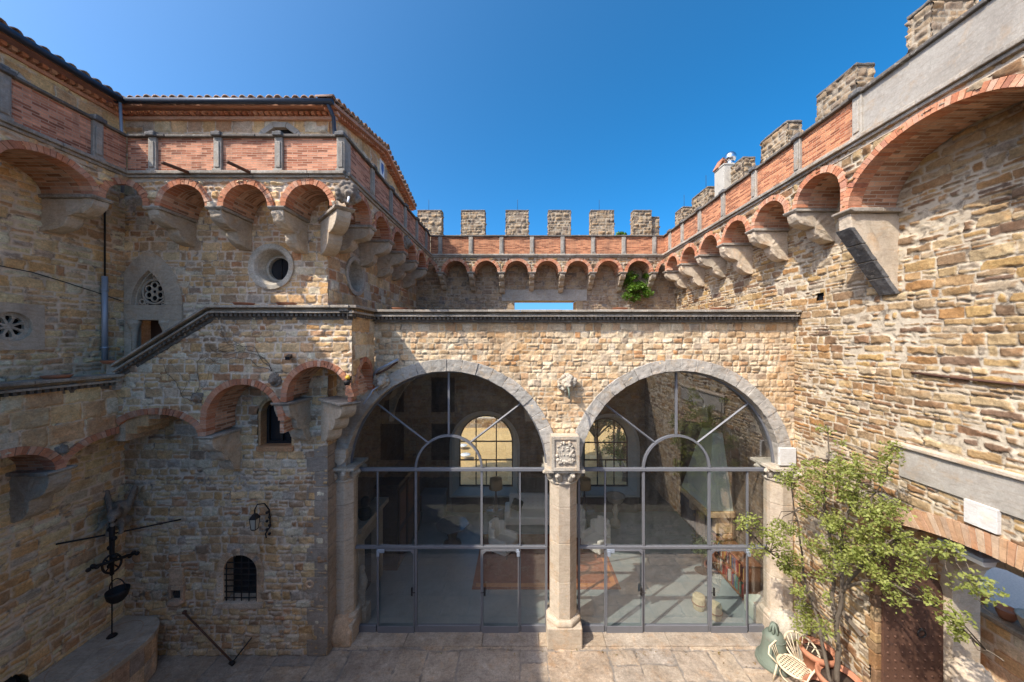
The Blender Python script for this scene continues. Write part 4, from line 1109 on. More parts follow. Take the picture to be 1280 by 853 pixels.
# column, half columns
def cap_leaves(mb, c, r, z0, h, n=8, ph=0.0, flare=.17):
    for k in range(n):
        a = ph + 2 * math.pi * k / n; ca, sa = math.cos(a), math.sin(a)
        pts = []
        for t in np.linspace(0, 1, 7):
            rr = r + flare * t ** 2.2 + .02; pts.append((c[0] + rr * ca, c[1] + rr * sa, z0 + h * t - (.05 * max(0, t - .8) / .2)))
        mb.tube(pts, [.06, .085, .095, .095, .085, .07, .06], 7)
        mb.ball((c[0] + (r + flare + .03) * ca, c[1] + (r + flare + .03) * sa, z0 + h - .06), .045, 6)
def column(c, r, name='column', n=8):
    mb = MB(250); z = [.62, 1.55, 2.5, 3.4, 3.98]
    for i in range(4): mb.lathe([(r, z[i] + .003), (r, z[i + 1] - .003)], (c[0], c[1], 0), n, smooth=False, rot=math.pi / 8)
    o = mb.build(name, M['trim'], ga, bevel=.012)
    mb = MB(251)
    mb.lathe([(r + .03, 3.98), (r + .035, 4.0), (r + .03, 4.03), (r - .02, 4.05), (r - .02, 4.2), (r + .1, 4.3)], (c[0], c[1], 0), 24)
    cap_leaves(mb, (c[0], c[1]), r - .03, 4.04, .25, 8, math.pi / 8)
    mb.box(c[0] - r - .12, c[0] + r + .12, c[1] - r - .12, c[1] + r + .1, 4.3, 4.37)
    mb.build('capital', M['stonepale'], o, bevel=.006)
    mb = MB(252); b = r + .07
    mb.box(c[0] - b, c[0] + b, c[1] - b, c[1] + b, -.02, .5)
    mb.lathe([(b * 1.08, .5), (r + .1, .6), (r + .03, .64)], (c[0], c[1], 0), 8, smooth=False, rot=math.pi / 8)
    mb.build('base', M['trim'], o, bevel=.03)
    return o
column((1.095, 8.8), .36)
hc = column((-4.5, 8.85), .3); hc2 = column((6.66, 8.86), .33)
# jamb blocks behind the half columns and rough base stones
mb = MB(255)
for k in range(8):
    z = k * .53
    mb.box(-4.8, -4.36, 8.62, 9.25, z + .003, min(4.22, z + .527)); mb.box(6.55, 6.9, 8.62, 9.25, z + .003, min(4.22, z + .527))
mb.build('jamb', M['trim'], ga, bevel=.01)
mb = MB(256); mb.ball((-4.52, 8.66, .3), (.4, .34, .42), 10); mb.ball((-4.7, 8.6, .18), (.25, .25, .3), 8); mb.box(-4.95, -4.15, 8.4, 9.0, 0, .35)
mb.build('rough_plinth', M['lower'], ga, remesh=.03)
mb = MB(257); mb.ball((6.62, 8.62, .42), (.36, .36, .42), 10); mb.box(6.3, 6.9, 8.42, 9.0, 0, .4); mb.build('rough_plinth', M['stonepale'], ga, remesh=.03)
# impost plaque of the right arch, carved tablet in the middle, small shield on the left
mb = MB(258); mb.box(6.42, 6.83, .02, .1, 4.42, 4.85, fn=fg); mb.build('impost_plaque', M['marble'], ga, bevel=.01)
mb = MB(259); mb.box(.76, 1.43, .0, .3, 4.38, 5.2, fn=fg); tb = mb.build('carved_tablet', M['trim'], ga, bevel=.01)
mb = MB(260)
for a, b, c_, d in ((.76, 1.43, 5.13, 5.2), (.76, 1.43, 4.38, 4.45), (.76, .83, 4.45, 5.13), (1.36, 1.43, 4.45, 5.13)): mb.box(a, b, .3, .335, c_, d, fn=fg)
rng = random.Random(4)
mb.prism([(.93, 4.98), (1.26, 4.98), (1.26, 4.74), (1.2, 4.6), (1.095, 4.52), (.99, 4.6), (.93, 4.74)], .3, .33, lambda a, p, q: tuple(FG(p, a, q)))
for k in range(26):
    x = rng.uniform(-.2, .2); z = rng.uniform(4.52, 5.07)
    for sx in (-1, 1): mb.ball(FG(1.095 + sx * abs(x), .32, z), (rng.uniform(.02, .05), .03, rng.uniform(.02, .06)), 5)
mb.build('relief', M['stonepale'], tb)
mb = MB(261); mb.prism([(-4.62, 4.82), (-4.3, 4.82), (-4.3, 4.6), (-4.36, 4.48), (-4.46, 4.42), (-4.56, 4.48), (-4.62, 4.6)], -.05, .1, lambda a, p, q: tuple(FG(p, a, q)))
mb.build('shield', M['trim'], ga, bevel=.012)
# steel glazing
Mm = M['metal']
def glazing(c):
    y0 = YG - .035; y1 = YG + .035
    def ring_bar(mb, r0, r1, a0, a1, n, dy=0.0):
        for k in range(n):
            b0 = a0 + (a1 - a0) * k / n; b1 = a0 + (a1 - a0) * (k + 1) / n
            mb.prism([(c + r0 * math.cos(b0), AZ + r0 * math.sin(b0)), (c + r0 * math.cos(b1), AZ + r0 * math.sin(b1)), (c + r1 * math.cos(b1), AZ + r1 * math.sin(b1)), (c + r1 * math.cos(b0), AZ + r1 * math.sin(b0))], y0 - dy, y1 + dy, lambda a, p, q: (p, a, q))
    mb = MB(270)
    ring_bar(mb, AR - .05, AR + .03, 0, math.pi, 40)
    fr = mb.build('glazing_frame', Mm, ga, smooth=False)
    mb = MB(278); ring_bar(mb, .82, .875, 0, math.pi, 24, .004); mb.build('inner_arc', Mm, fr, smooth=False)
    mb = MB(271)
    mb.box(c - AR, c + AR, y0 - .02, y1 + .01, AZ - .06, AZ + .02); mb.box(c - AR, c + AR, y0 - .014, y1 + .008, 2.17, 2.235)
    mb.build('transom', Mm, fr, bevel=.008)
    mb = MB(272)
    mb.box(c - .025, c + .025, y0 + .004, y1 - .004, AZ + .88, AZ + AR - .06)
    for sx in (-1, 1):
        a = math.radians(42)
        p0 = Vector((c + sx * .86 * math.cos(a + .15), YG, AZ + .86 * math.sin(a + .15))); p1 = Vector((c + sx * (AR - .04) * math.cos(a), YG, AZ + (AR - .04) * math.sin(a)))
        mb.tube([p0, p1], .028, 4, smooth=False)
        mb.box(c + sx * .845 - .028, c + sx * .845 + .028, y0 + .002, y1 - .002, 0.02, AZ - .075)
        mb.box(c + sx * 1.83 - .018, c + sx * 1.83 + .018, y0 + .006, y1 - .006, 0.02, AZ - .075)
        mb.box(c + sx * (AR - .025) - .03, c + sx * (AR - .025) + .03, y0 + .002, y1 - .002, 0.02, AZ - .075)
    mb.build('mullion', Mm, fr)
    for (ra, rb) in ((c - AR, c - 1.86), (c - .81, c + .81), (c + 1.86, c + AR)):
        mb = MB(273); mb.box(ra, rb, y0 - .01, y1, .02, .2); mb.build('bottom_rail', Mm, fr, bevel=.006)
    for (a, b, hx) in ((c - 1.83, c - .845, c - .93), (c + .845, c + 1.83, c + .93)):
        mb = MB(274)
        mb.box(a + .022, b - .032, y0 - .03, y0 - .004, .03, .2)
        mb.box(a + .022, b - .032, y0 - .03, y0 - .004, 2.12, 2.16)
        mb.box(a + .022, a + .045, y0 - .032, y0 - .003, .03, 2.16); mb.box(b - .055, b - .032, y0 - .032, y0 - .003, .03, 2.16)
        for (xx, sg) in ((a + .045, 1), (b - .055, -1)):
            mb.prism([(xx, 2.12), (xx + sg * .08, 2.12), (xx, 2.04)], y0 - .028, y0 - .008, lambda w, p, q: (p, w, q))
        d = mb.build('glass_door', Mm, ga, bevel=.005)
        mb = MB(275); mb.box(hx - .02, hx + .02, y0 - .06, y0 - .03, 1.0, 1.2); mb.tube([(hx, y0 - .06, 1.12), (hx, y0 - .1, 1.12), (hx + (.1 if hx < c else -.1), y0 - .1, 1.11)], .01, 6); mb.build('door_handle', M['iron'], d)
        mb = MB(276); ex = a + .05 if hx < c else b - .06; mb.box(ex - .03, ex + .16 if hx < c else ex + .03, y0 - .1, y0 - .062, 2.12, 2.2); mb.box(ex - .02, ex + .05, y0 - .13, y0 - .1, 2.05, 2.17); mb.build('door_closer', M['zinc'], d)
    mb = MB(277); n = 48
    pts = [(c + (AR - .02) * math.cos(math.pi * k / n), AZ + (AR - .02) * math.sin(math.pi * k / n)) for k in range(n + 1)] + [(c - AR + .02, .06), (c + AR - .02, .06)]
    mb.add([(x, YG, z) for x, z in pts], [tuple(range(len(pts)))])
    mb.build('glass_panes', M['glass'], ga)
for c in AC: glazing(c)
# threshold
mb = MB(280); s = -4.3
while s < 6.5:
    e = min(6.5, s + mb.rng.uniform(1.2, 2.0)); mb.box(s + .004, e - .004, 8.44, 9.0, -.1, .035); s = e
mb.build('threshold', M['flags'], ga, bevel=.015)
# ---- the room behind
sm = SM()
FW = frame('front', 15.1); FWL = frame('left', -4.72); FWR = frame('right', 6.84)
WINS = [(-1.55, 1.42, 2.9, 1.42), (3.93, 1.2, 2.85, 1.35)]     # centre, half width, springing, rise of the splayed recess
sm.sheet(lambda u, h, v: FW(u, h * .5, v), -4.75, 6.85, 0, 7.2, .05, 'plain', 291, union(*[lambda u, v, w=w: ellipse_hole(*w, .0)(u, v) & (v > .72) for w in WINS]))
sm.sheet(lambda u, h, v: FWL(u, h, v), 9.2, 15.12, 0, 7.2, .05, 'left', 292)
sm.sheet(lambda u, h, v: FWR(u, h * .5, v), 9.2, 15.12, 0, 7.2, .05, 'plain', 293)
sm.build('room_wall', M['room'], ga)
mb = MB(295); mb.box(-4.72, 6.84, 8.95, 15.1, -.1, .02); mb.build('room_floor', M['slate'], ga)
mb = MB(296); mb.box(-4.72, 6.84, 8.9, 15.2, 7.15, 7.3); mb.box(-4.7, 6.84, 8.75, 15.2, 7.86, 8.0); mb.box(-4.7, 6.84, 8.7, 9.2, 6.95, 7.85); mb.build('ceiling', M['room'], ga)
mb = MB(297)
def rib(y, c, rx, z0, rise):
    ring_into(mb, frame('front', y), c, rx, rise, z0, .3, -.2, .0, wid=.4)
rib(12.4, -2.2, 2.4, 4.6, 2.1)
rib(12.4, 3.6, 2.9, 4.6, 2.1)
mb.build('vault_rib', M['trim'], ga)
M['splay'] = plain_mat("splay_plaster", (.5, .47, .4), .9, var=.12, scale=3)
for (c, hw, zs, rise) in WINS:
    mb = MB(300); n = 24
    def outl(hw, zs, rise, zb, y):
        return [(c + hw, y, zb)] + [(c + hw * math.cos(math.pi * k / n), y, zs + rise * math.sin(math.pi * k / n)) for k in range(n + 1)] + [(c - hw, y, zb)]
    A = outl(hw, zs, rise, .75, 15.08); B = outl(hw - .2, zs, rise - .22, .85, 15.8)
    A2 = outl(hw + .12, zs, rise + .12, .75, 15.07)
    m_ = len(A)
    mb.add(A + B + A2, [(i, i + 1, m_ + i + 1, m_ + i) for i in range(m_ - 1)] + [(m_ - 1, 0, m_, 2 * m_ - 1)] + [(i, i + 1, 2 * m_ + i + 1, 2 * m_ + i) for i in range(m_ - 1)])
    mb.box(c - hw - .1, c + hw + .1, 15.0, 15.85, .68, .76)
    w = mb.build('window', M['splay'], ga)
    mb = MB(301); h2 = hw - .2; r2 = rise - .22
    def top(x): return zs + r2 * math.sqrt(max(0, 1 - (x / h2) ** 2))
    for x in (-h2 + .02, -h2 * .38, h2 * .38, h2 - .02): mb.box(c + x - .025, c + x + .025, 15.76, 15.8, .86, top(min(abs(x), h2 - .03)) - .01)
    for z in (.88, 2.05, zs): mb.box(c - h2, c + h2, 15.757, 15.802, z - .028, z + .028)
    mb.box(c - .022, c + .022, 15.765, 15.798, .86, 2.05)
    for k in range(n):
        a0 = math.pi * k / n; a1 = math.pi * (k + 1) / n
        mb.prism([(c + h2 * math.cos(a0), zs + r2 * math.sin(a0)), (c + h2 * math.cos(a1), zs + r2 * math.sin(a1)), (c + (h2 - .05) * math.cos(a1), zs + (r2 - .05) * math.sin(a1)), (c + (h2 - .05) * math.cos(a0), zs + (r2 - .05) * math.sin(a0))], 15.758, 15.801, lambda a, p, q: (p, a, q))
    mb.build('window_frame', M['iron'], w)
    mb = MB(302); pts = [(p[0], 15.785, p[2]) for p in B]; mb.add(pts, [tuple(range(len(pts)))]); mb.build('pane', M['glass'], w)
    mb = MB(303); mb.box(c - hw, c + hw, 14.98, 15.06, .03, .66); mb.build('wainscot', M['wood'], w)
# outer masonry of the room's back wall below the terrace
mb = MB(305)
xs = [-4.7] + sum([[w[0] - w[1], w[0] + w[1]] for w in WINS], []) + [6.86]
for i in range(0, 6, 2): mb.box(xs[i], xs[i + 1], 15.25, 15.9, 0, 7.9)
for (c, hw, zs, rise) in WINS: mb.box(c - hw, c + hw, 15.25, 15.9, 0, .66); mb.box(c - hw, c + hw, 15.25, 15.9, zs + rise + .02, 7.9)
mb.build('back_masonry', M['far'], ga)
mb = MB(306); mb.box(-5.3, -4.76, 9.0, 15.2, 0, 7.9); mb.box(6.9, 7.3, 8.7, 15.2, 0, 7.9); mb.build('side_masonry', M['far'], ga)

# ------------------------------------------------------------------ outer stair with its landing on arches
st = thing('outer_staircase', 'stone staircase with slanting cornice carried on brick arches and three lobed corbels', 'staircase', (-6, 7.9, 5))
SLOPE = (8.26 - 7.0) / (8.66 - 6.62)
def stop(u): return np.minimum(8.26, 8.26 + (u + 6.62) * SLOPE)
A1 = (-7.88, .93, 5.44, .48); A2 = (-6.0, .78, 5.78, .78); A3 = (-4.38, .66, 6.29, .66)
def st_hole(u, v):
    m = v > stop(u) - .1
    for a in (A1, A2, A3): m |= ellipse_hole(*a)(u, v)
    return m | ((u > -5.22) & (v < 6.17))
sm = SM()
sm.sheet(lambda u, h, v: FS(u, h - .01, v), -8.73, -3.64, 5.44, 8.2, .018, 'tower', 311, st_hole)
sm.sheet(lambda u, h, v: FSR(u, h - .01, v), 7.45, 8.6, 6.17, 8.2, .018, 'big', 312, ellipse_hole(8.06, .4, 6.3, .72))
sm.build('parapet_wall', M['tower'], st)
for a, zmin, lo, hi in ((A1, -9, -8.72, 9), (A2, -9, -9, -5.15), (A3, -9, -9, 9)):
    mb = MB(313); ring_into(mb, FS, a[0], a[1], a[3], a[2], .13, -.2, .028, lo=lo, hi=hi)
    if a is A2: stilt_into(mb, FS, a[0] - a[1], -1, 5.45, 5.78, .13, -.2, .028)
    if a is A3:
        stilt_into(mb, FS, a[0] - a[1], -1, 6.18, 6.29, .13, -.2, .028); stilt_into(mb, FS, a[0] + a[1], 1, 6.18, 6.29, .08, -.2, .028)
    mb.build('brick_arch', M['ring'], st)
    mb = MB(314); vault_into(mb, FS, a[0], a[1], a[3], a[2], -.75, -.02, zmin=5.5 if a is A2 else None, lo=-8.75); mb.build('brick_vault', M['vault'], st, smooth=False)
mb = MB(315); ring_into(mb, FSR, 8.06, .4, .72, 6.3, .11, -.2, .028); mb.build('brick_arch', M['ring'], st)
corbel('corbel', st, FS if False else frame('front', 8.2), -6.95, -6.66, 5.44, .76, .98, 3)
corbel('corbel', st, frame('front', 8.2), -5.32, -5.0, 6.17, .76, 1.02, 3)
def diag2(s, d, z): return diag(s, d, z, Vector((-4.56, 8.2, 0)), Vector((.87, -.74, 0)).normalized())
mb = MB(316); mb.prism([(p, q + 6.1) for p, q in lobes(3, 1.12, .95)], -.16, .16, lambda a, p, q: diag2(a, p, q)); o = mb.build('corbel', M['corbel'], st, bevel=.015)
mb = MB(317); mb.prism([(-.04, 6.102), (1.13, 6.102), (1.2, 6.14), (1.2, 6.17), (-.04, 6.17)], -.22, .22, lambda a, p, q: diag2(a, p, q)); mb.build('abacus', M['ledge'], o, bevel=.012)
cornice(st, FS, -6.62, -3.62, 8.26, 320, over=.2)
cornice(st, FS, -8.66, -6.625, 8.26, 325, slope=lambda s: (s + 6.62) * SLOPE, over=.2)
cornice(st, FSR, 7.3, 8.6, 8.262, 330, over=.16)
mb = MB(335); mb.box(-6.6, -3.7, 7.5, 8.19, 6.98, 7.1); mb.box(-3.72, -4.55, 8.2, 8.58, 6.98, 7.1); mb.build('landing', M['tower'], st)
mb = MB(336)
for k in range(9): mb.box(-6.6 - (k + 1) * .25, -6.6 - k * .25, 7.5, 8.19, 6.6 - k * .16, 6.96 - k * .14)
mb.build('step', M['tower'], st)
mb = MB(337); mb.prism([(-3.7, 8.1), (-6.62, 8.1), (-8.66, 6.85), (-8.66, 6.45), (-7.2, 6.5), (-6.5, 7.0), (-3.7, 7.1)], 7.47, 7.66, lambda a, p, q: (p, a, q)); mb.build('inner_face', M['tower'], st)

# walkway along the shaded wing
wk = thing('stone_balcony', 'shaded stone balcony with dark dentil cornice on low brick arches beside the stair', 'balcony', (-9, 4, 5))
B1 = (7.47, .88, 5.08, .42); B2 = (5.84, .6, 5.08, .45); B3 = (4.4, .6, 5.08, .45)
sm = SM()
sm.sheet(lambda u, h, v: FB(u, h - .01, v), 3.4, 7.45, 5.08, 6.7, .02, 'big', 341, union(*[ellipse_hole(*a) for a in (B1, B2, B3)]))
sm.build('parapet_wall', M['left'], wk)
for a in (B1, B2, B3):
    mb = MB(342); ring_into(mb, FB, a[0], a[1], a[3], a[2], .14, -.2, .03, hi=7.45); mb.build('brick_arch', M['ring'], wk)
    mb = MB(343); vault_into(mb, FB, a[0], a[1], a[3], a[2], -.72, -.02, hi=7.5); mb.build('brick_vault', M['vault'], wk, smooth=False)
for c in (6.52, 5.12, 3.7): corbel('corbel', wk, FL, c - .17, c + .17, 5.08, .72, .95, 2)
cornice(wk, FB, -1.2, 7.44, 6.79, 345, over=.18)
mb = MB(348); mb.box(-9.4, -8.74, -1.2, 7.44, 5.85, 5.98); mb.box(-8.9, -8.74, -1.2, 7.44, 5.98, 6.6); mb.build('floor_slab', M['left'], wk)
mb = MB(349); mb.box(-8.85, -8.62, 7.35, 7.5, 6.45, 7.02); mb.build('end_post', M['ledge'], wk, bevel=.015)
# ================================================================== objects
def leaves(name, C, R, n, size, mat, parent, seed=1, flat=.5, wall=None):
    """n leaf blades scattered in clumps of centres C and radii R: folded pointed blades"""
    rng = np.random.RandomState(seed)
    C = np.array(C, float); R = np.array(R, float)
    w = R ** 2; k = rng.choice(len(C), n, p=w / w.sum())
    d = rng.normal(size=(n, 3)); d /= np.linalg.norm(d, axis=1)[:, None]
    p = C[k] + d * (R[k] * rng.uniform(.15, 1, n) ** .6)[:, None] * np.array([1, 1, .8])
    if wall is not None: p[:, 0] = np.minimum(p[:, 0], wall - rng.uniform(0.02, .12, n))
    t = rng.normal(size=(n, 3)); t[:, 2] = t[:, 2] * .6 - .15; t /= np.linalg.norm(t, axis=1)[:, None]
    nr = rng.normal(size=(n, 3)); nr[:, 2] += flat * 2.5
    sd = np.cross(t, nr); sd /= np.linalg.norm(sd, axis=1)[:, None]
    up = np.cross(sd, t)
    L = (size * rng.uniform(.45, 1.4, n))[:, None]; W = L * .3
    v = np.stack([p, p + t * L * .5 + sd * W + up * W * .3, p + t * L, p + t * L * .5 - sd * W + up * W * .3], 1).reshape(-1, 3)
    b = np.arange(n)[:, None] * 4
    f = np.concatenate([b + np.array([0, 1, 2]), b + np.array([0, 2, 3])], 1).reshape(-1, 3)
    me = bpy.data.meshes.new(name)
    me.vertices.add(len(v)); me.loops.add(len(f) * 3); me.polygons.add(len(f))
    me.vertices.foreach_set("co", v.astype(np.float32).ravel())
    me.loops.foreach_set("vertex_index", f.astype(np.int32).ravel())
    me.polygons.foreach_set("loop_start", np.arange(0, len(f) * 3, 3, dtype=np.int32))
    at = me.attributes.new("rnd", 'FLOAT', 'FACE'); at.data.foreach_set("value", np.repeat(np.clip(rng.normal(.5, .25, n), 0, 1), 2).astype(np.float32))
    me.update(calc_edges=True); me.materials.append(mat)
    return link_mesh(name, me, v.min(0), v.max(0), parent)

def head(name, label, c, r, face, mat, spout=None, spout_mat=None, seed=1, mane=True):
    """a lion head gargoyle: skull, muzzle, brow, ears, mane, looking along face"""
    f = Vector(face).normalized(); s = Vector((0, 0, 1)).cross(f).normalized(); u = f.cross(s)
    c = Vector(c); rng = random.Random(seed); mb = MB(seed)
    q = lambda a, b, d: c + s * a * r + u * b * r + f * d * r
    mb.ball(q(0, 0, 0), r * .8, 8); mb.ball(q(0, -.25, .65), r * .45, 8); mb.ball(q(0, -.5, .5), r * .35, 6)
    for sx in (-1, 1):
        mb.ball(q(.33 * sx, .3, .55), r * .22, 6); mb.ball(q(.6 * sx, .7, .1), r * .24, 6); mb.ball(q(.25 * sx, -.2, .95), r * .2, 6)
    if mane:
        for k in range(18):
            a = 2 * math.pi * k / 18; rr = rng.uniform(.85, 1.1)
            mb.ball(q(math.cos(a) * rr, math.sin(a) * rr, rng.uniform(-.35, .1)), r * rng.uniform(.22, .36), 5)
    for k in range(3): mb.ball(q(0, 0, -.4 - .3 * k), r * .8, 6)
    o = thing(name, label, 'gargoyle', c)
    mb.build('carved_head', mat, o, remesh=r * .07)
    if spout:
        mb = MB(2); mb.tube([q(0, -.45, .7)] + [c + Vector(x) for x in spout], .022, 8); mb.build('spout', spout_mat or M['zinc'], o)
    return o
M['darkstone'] = stone_mat("soot_dark_stone", [(.24, .2, .16), (.3, .25, .19)], vary=.4, dirt=.6, dirtcol=(.08, .07, .06), lichen=.4)
head('gargoyle', 'lion head gargoyle with white pipe spout on the parapet corner of the round-window wing', (-3.62, 7.24, 10.62), .2, (.6, -.8, -.1), M['darkstone'], [(.12, -.25, -.3)], M['white'], 3)
head('gargoyle', 'small dark carved head halfway along the parapet flank above the gallery roof', (-3.66, 11.15, 10.68), .17, (1, -.2, 0), M['darkstone'], seed=4)
head('gargoyle', 'pale gargoyle with green copper spout between the two great glazed arches', (1.16, 8.5, 6.47), .19, (0, -1, -.1), M['stonepale'], [(.0, -.32, -.12), (.01, -.36, -.34)], M['verdigris'], 5)
head('gargoyle', 'gargoyle with thin grey spout on the left shoulder of the left glazed arch', (-3.42, 8.46, 6.52), .16, (.2, -1, -.2), M['stonepale'], [(-.1, -.25, -.2), (-.25, -.4, -.5)], M['zinc'], 6)
head('carved_head', 'dark stone lion head between the two brick arches of the stair', (-5.3, 7.42, 6.66), .12, (0, -1, 0), M['darkstone'], seed=7)['category'] = 'carving'
head('carved_head', 'worn dark head on the stair wall left of the wide brick arch', (-6.98, 7.42, 6.28), .1, (0, -1, 0), M['darkstone'], seed=8)['category'] = 'carving'
head('carved_head', 'dark lion head under the shaded balcony cornice between two low brick arches', (-8.7, 6.54, 5.42), .09, (1, 0, 0), M['darkstone'], seed=9)['category'] = 'carving'

# ---- pipes on the arch shoulder, lamps and camera
t = thing('waste_pipe', 'two old lead pipes lying over the left shoulder of the left arch', 'pipe', (-3.3, 8.5, 6.7))
mb = MB(1); mb.tube([P(466, 470, 8.5), P(472, 462, 8.4), P(486, 455, 8.4), P(498, 449, 8.45)], .035, 8); mb.build('pipe', M['zinc'], t)
mb = MB(1); mb.tube([P(470, 468, 8.35), P(484, 461, 8.4), P(497, 452, 8.5)], .025, 8); mb.build('pipe', M['rust'], t)
t = thing('security_lamp', 'small yellow lamp on the corner of the stair parapet', 'lamp', (-3.68, 7.36, 6.65))
M['yellow'] = plain_mat("yellow_plastic", (.7, .42, .05), .5, var=.1)
mb = MB(1); mb.ball((-3.68, 7.35, 6.72), (.05, .05, .045), 8); mb.build('housing', M['yellow'], t)
mb = MB(1); mb.lathe([(.06, 0), (.07, -.03), (.05, -.1)], (-3.68, 7.32, 6.66), 12); mb.box(-3.71, -3.65, 7.36, 7.45, 6.66, 6.74); mb.build('bracket', M['iron'], t)
t = thing('security_camera', 'tiny black camera on the shaded stair wall above the lion head', 'camera', P(361, 446, 7.4))
mb = MB(1); p = P(361, 446, 7.35); mb.obox(p, (.04, .1, .035), (.25, 0, .3)); mb.build('body', M['dark'], t); mb = MB(1); mb.tube([p + Vector((0, .05, .02)), p + Vector((0, .11, .05))], .02, 6); mb.build('mount', M['iron'], t)

# ---- terracotta saucers on the copings
M['saucer'] = M['terracotta']
sa = thing('terracotta_saucer', 'terracotta saucer on the dark balcony cornice by the blue downpipe foot', 'saucer', (0, 0, 0), 'terracotta saucers standing on the cornices')
mb = MB(1); mb.lathe([(.0, .0), (.15, .0), (.19, .05), (.2, .06), (.18, .06), (.14, .015), (0, .012)], (0, 0, 0), 20); mb.build('bowl', M['terracotta'], sa)
def place(o, loc): o.location = loc; reg(o, loc)
place(sa, (-8.72, 7.38, 6.792 + .23))
for loc, lab in (((-8.75, 6.5, 6.793), 'terracotta saucer on the shaded balcony cornice between rose window and downpipe'),
                 ((-5.98, 7.45, 8.263), 'terracotta saucer on the stair cornice below the round window'),
                 ((-5.05, 7.45, 8.263), 'terracotta saucer on the stair cornice right of the round window'),
                 ((-3.0, 8.6, 8.263), 'terracotta saucer on the gallery cornice just right of the stair corner'),
                 ((2.5, 8.6, 8.263), 'terracotta saucer on the gallery cornice in front of the sky opening'),
                 ((4.95, 8.6, 8.263), 'terracotta saucer near the right end of the gallery cornice')):
    copy_tree(sa, loc, label=lab)

# drain spouts on the parapet, lightning rods
t = tw
for a, b in (((203, 203, 6.7), (240, 217, 7.35)), ((284, 202, 6.75), (316, 217, 7.35))):
    mb = MB(1); mb.tube([P(*a), P(*b)], .035, 8); mb.build('drain_spout', M['rust'], tw)
for px in (536, 647, 749): 
    p = P(px, 263, 15.8); mb = MB(1); mb.tube([p, p + Vector((0, 0, .5))], .008, 5); mb.build('lightning_rod', M['iron'], fw)
for px, y in ((849, 15.3), (880, 13.5)):
    p = P(px, 255, y); mb = MB(1); mb.tube([(7.3, y, 13.3), (7.3, y, 14.0)], .008, 5); mb.build('lightning_rod', M['iron'], rw)
# bright chimney on the wall walk
ch = thing('chimney', 'whitewashed chimney with terracotta hood and shiny metal cowl behind the right parapet', 'chimney', (7.3, 12, 11.05))
M['lime'] = plain_mat("stained_whitewash", (.42, .39, .33), .9, var=.15, scale=3, bmp=.3, spots=(.3, .27, .23), spot_lo=.56, spot_hi=.66)
mb = MB(1); mb.box(6.95, 7.55, 11.72, 12.3, 11.05, 13.5); mb.box(6.93, 7.57, 11.7, 12.32, 13.5, 13.56); mb.build('stack', M['lime'], ch, bevel=.015)
mb = MB(1); mb.obox((7.0, 12.15, 13.72), (.02, .16, .2), (0, .5, 0)); mb.obox((7.17, 12.15, 13.72), (.02, .16, .2), (0, -.5, 0)); mb.build('tile_hood', M['terracotta'], ch)
M['chrome'] = plain_mat("bright_steel", (.6, .62, .65), .18, 1.0, var=.05, bmp=0)
mb = MB(1); mb.ball((7.28, 11.9, 13.85), .19, 10); mb.lathe([(.12, 13.56), (.12, 13.72)], (7.28, 11.9, 0), 14); mb.build('cowl', M['chrome'], ch)

# ---- the well in the shaded corner
we = thing('well', 'low stone well block with worn slab top in the shaded corner', 'well', (-8.8, 7.4, 0))
poly = [(-9.42, 8.2)]
for k in range(17):
    w = math.pi / 2 - math.pi * k / 16; cw_, sw_ = math.cos(w), math.sin(w)
    poly.append((-9.4 + 1.24 * max(0, cw_) ** .62, 7.2 + 1.0 * math.copysign(abs(sw_) ** .75, sw_)))
poly.append((-9.42, 6.2))
mb = MB(1)
for i in range(1, 17):
    a = Vector(poly[i]); b = Vector(poly[i + 1]); cc = Vector((-9.0, 7.3))
    for k in range(2):
        z0, z1 = (0, .44) if k == 0 else (.446, .86)
        mb.prism([tuple(a), tuple(b), tuple(b + (cc - b) * .35), tuple(a + (cc - a) * .35)], z0, z1, lambda z, p, q: (p, q, z))
mb.build('well_wall', M['lower'], we, bevel=.015, rough=.02)
mb = MB(2); top = [tuple(Vector((-9.0, 7.3)) + (Vector(p) - Vector((-9.0, 7.3))) * 1.04) for p in poly]
top = [(max(x, -9.42), min(y, 8.19)) for x, y in top]
for i in range(len(top)):
    a, b = top[i], top[(i + 1) % len(top)]
    mb.prism([a, b, (-9.0, 7.3)], .862, .965, lambda z, p, q: (p, q, z))
mb.build('well_slab', M['trim'], we, bevel=.012)
mb = MB(3); mb.tube([(-8.95 + .5 * math.cos(a), 7.3 + .75 * math.sin(a), .966) for a in np.linspace(0, 2 * math.pi, 33)], .007, 5); mb.build('cover_groove', M['lower'], we)
hk = thing('well_hoist', 'black wrought iron hoist with wheel and crossbar over the stone well', 'hoist', (-9.0, 7.7, 2.4))
c = P(140, 704, 7.6); a = P(116, 709, 7.25); b = P(167, 692, 7.95)
mb = MB(1); mb.tube([a, b], .035, 8)
for q in (a, b):
    for k in range(3): mb.ball(q + Vector(((k - 1) * .03, (k - 1) * .05, (k % 2) * .05 - .02)), .045, 5)
ax = (b - a).normalized(); up = Vector((0, 0, 1)); 
mb.tube([c + ax * .17 * math.cos(w) + up * .2 * math.sin(w) for w in np.linspace(0, 2 * math.pi, 21)], .022, 6)
for w in (0.8, 2.4): mb.tube([c - ax * .17 * math.cos(w) - up * .2 * math.sin(w), c + ax * .17 * math.cos(w) + up * .2 * math.sin(w)], .014, 5)
mb.build('wheel_bar', M['iron'], hk)
mb = MB(2); mb.tube([c + up * 1.0, c + up * .5, c + up * .2, c - up * .25], [.05, .045, .04, .035], 8)
for k in range(6): mb.ball(c + up * (.95 - k * .2) + Vector((.04 * (-1) ** k, 0, 0)), .055, 5)
mb.build('hanger', M['iron'], hk)
ce = Vector((c.x, c.y, .98)); mb = MB(3)
n = 40
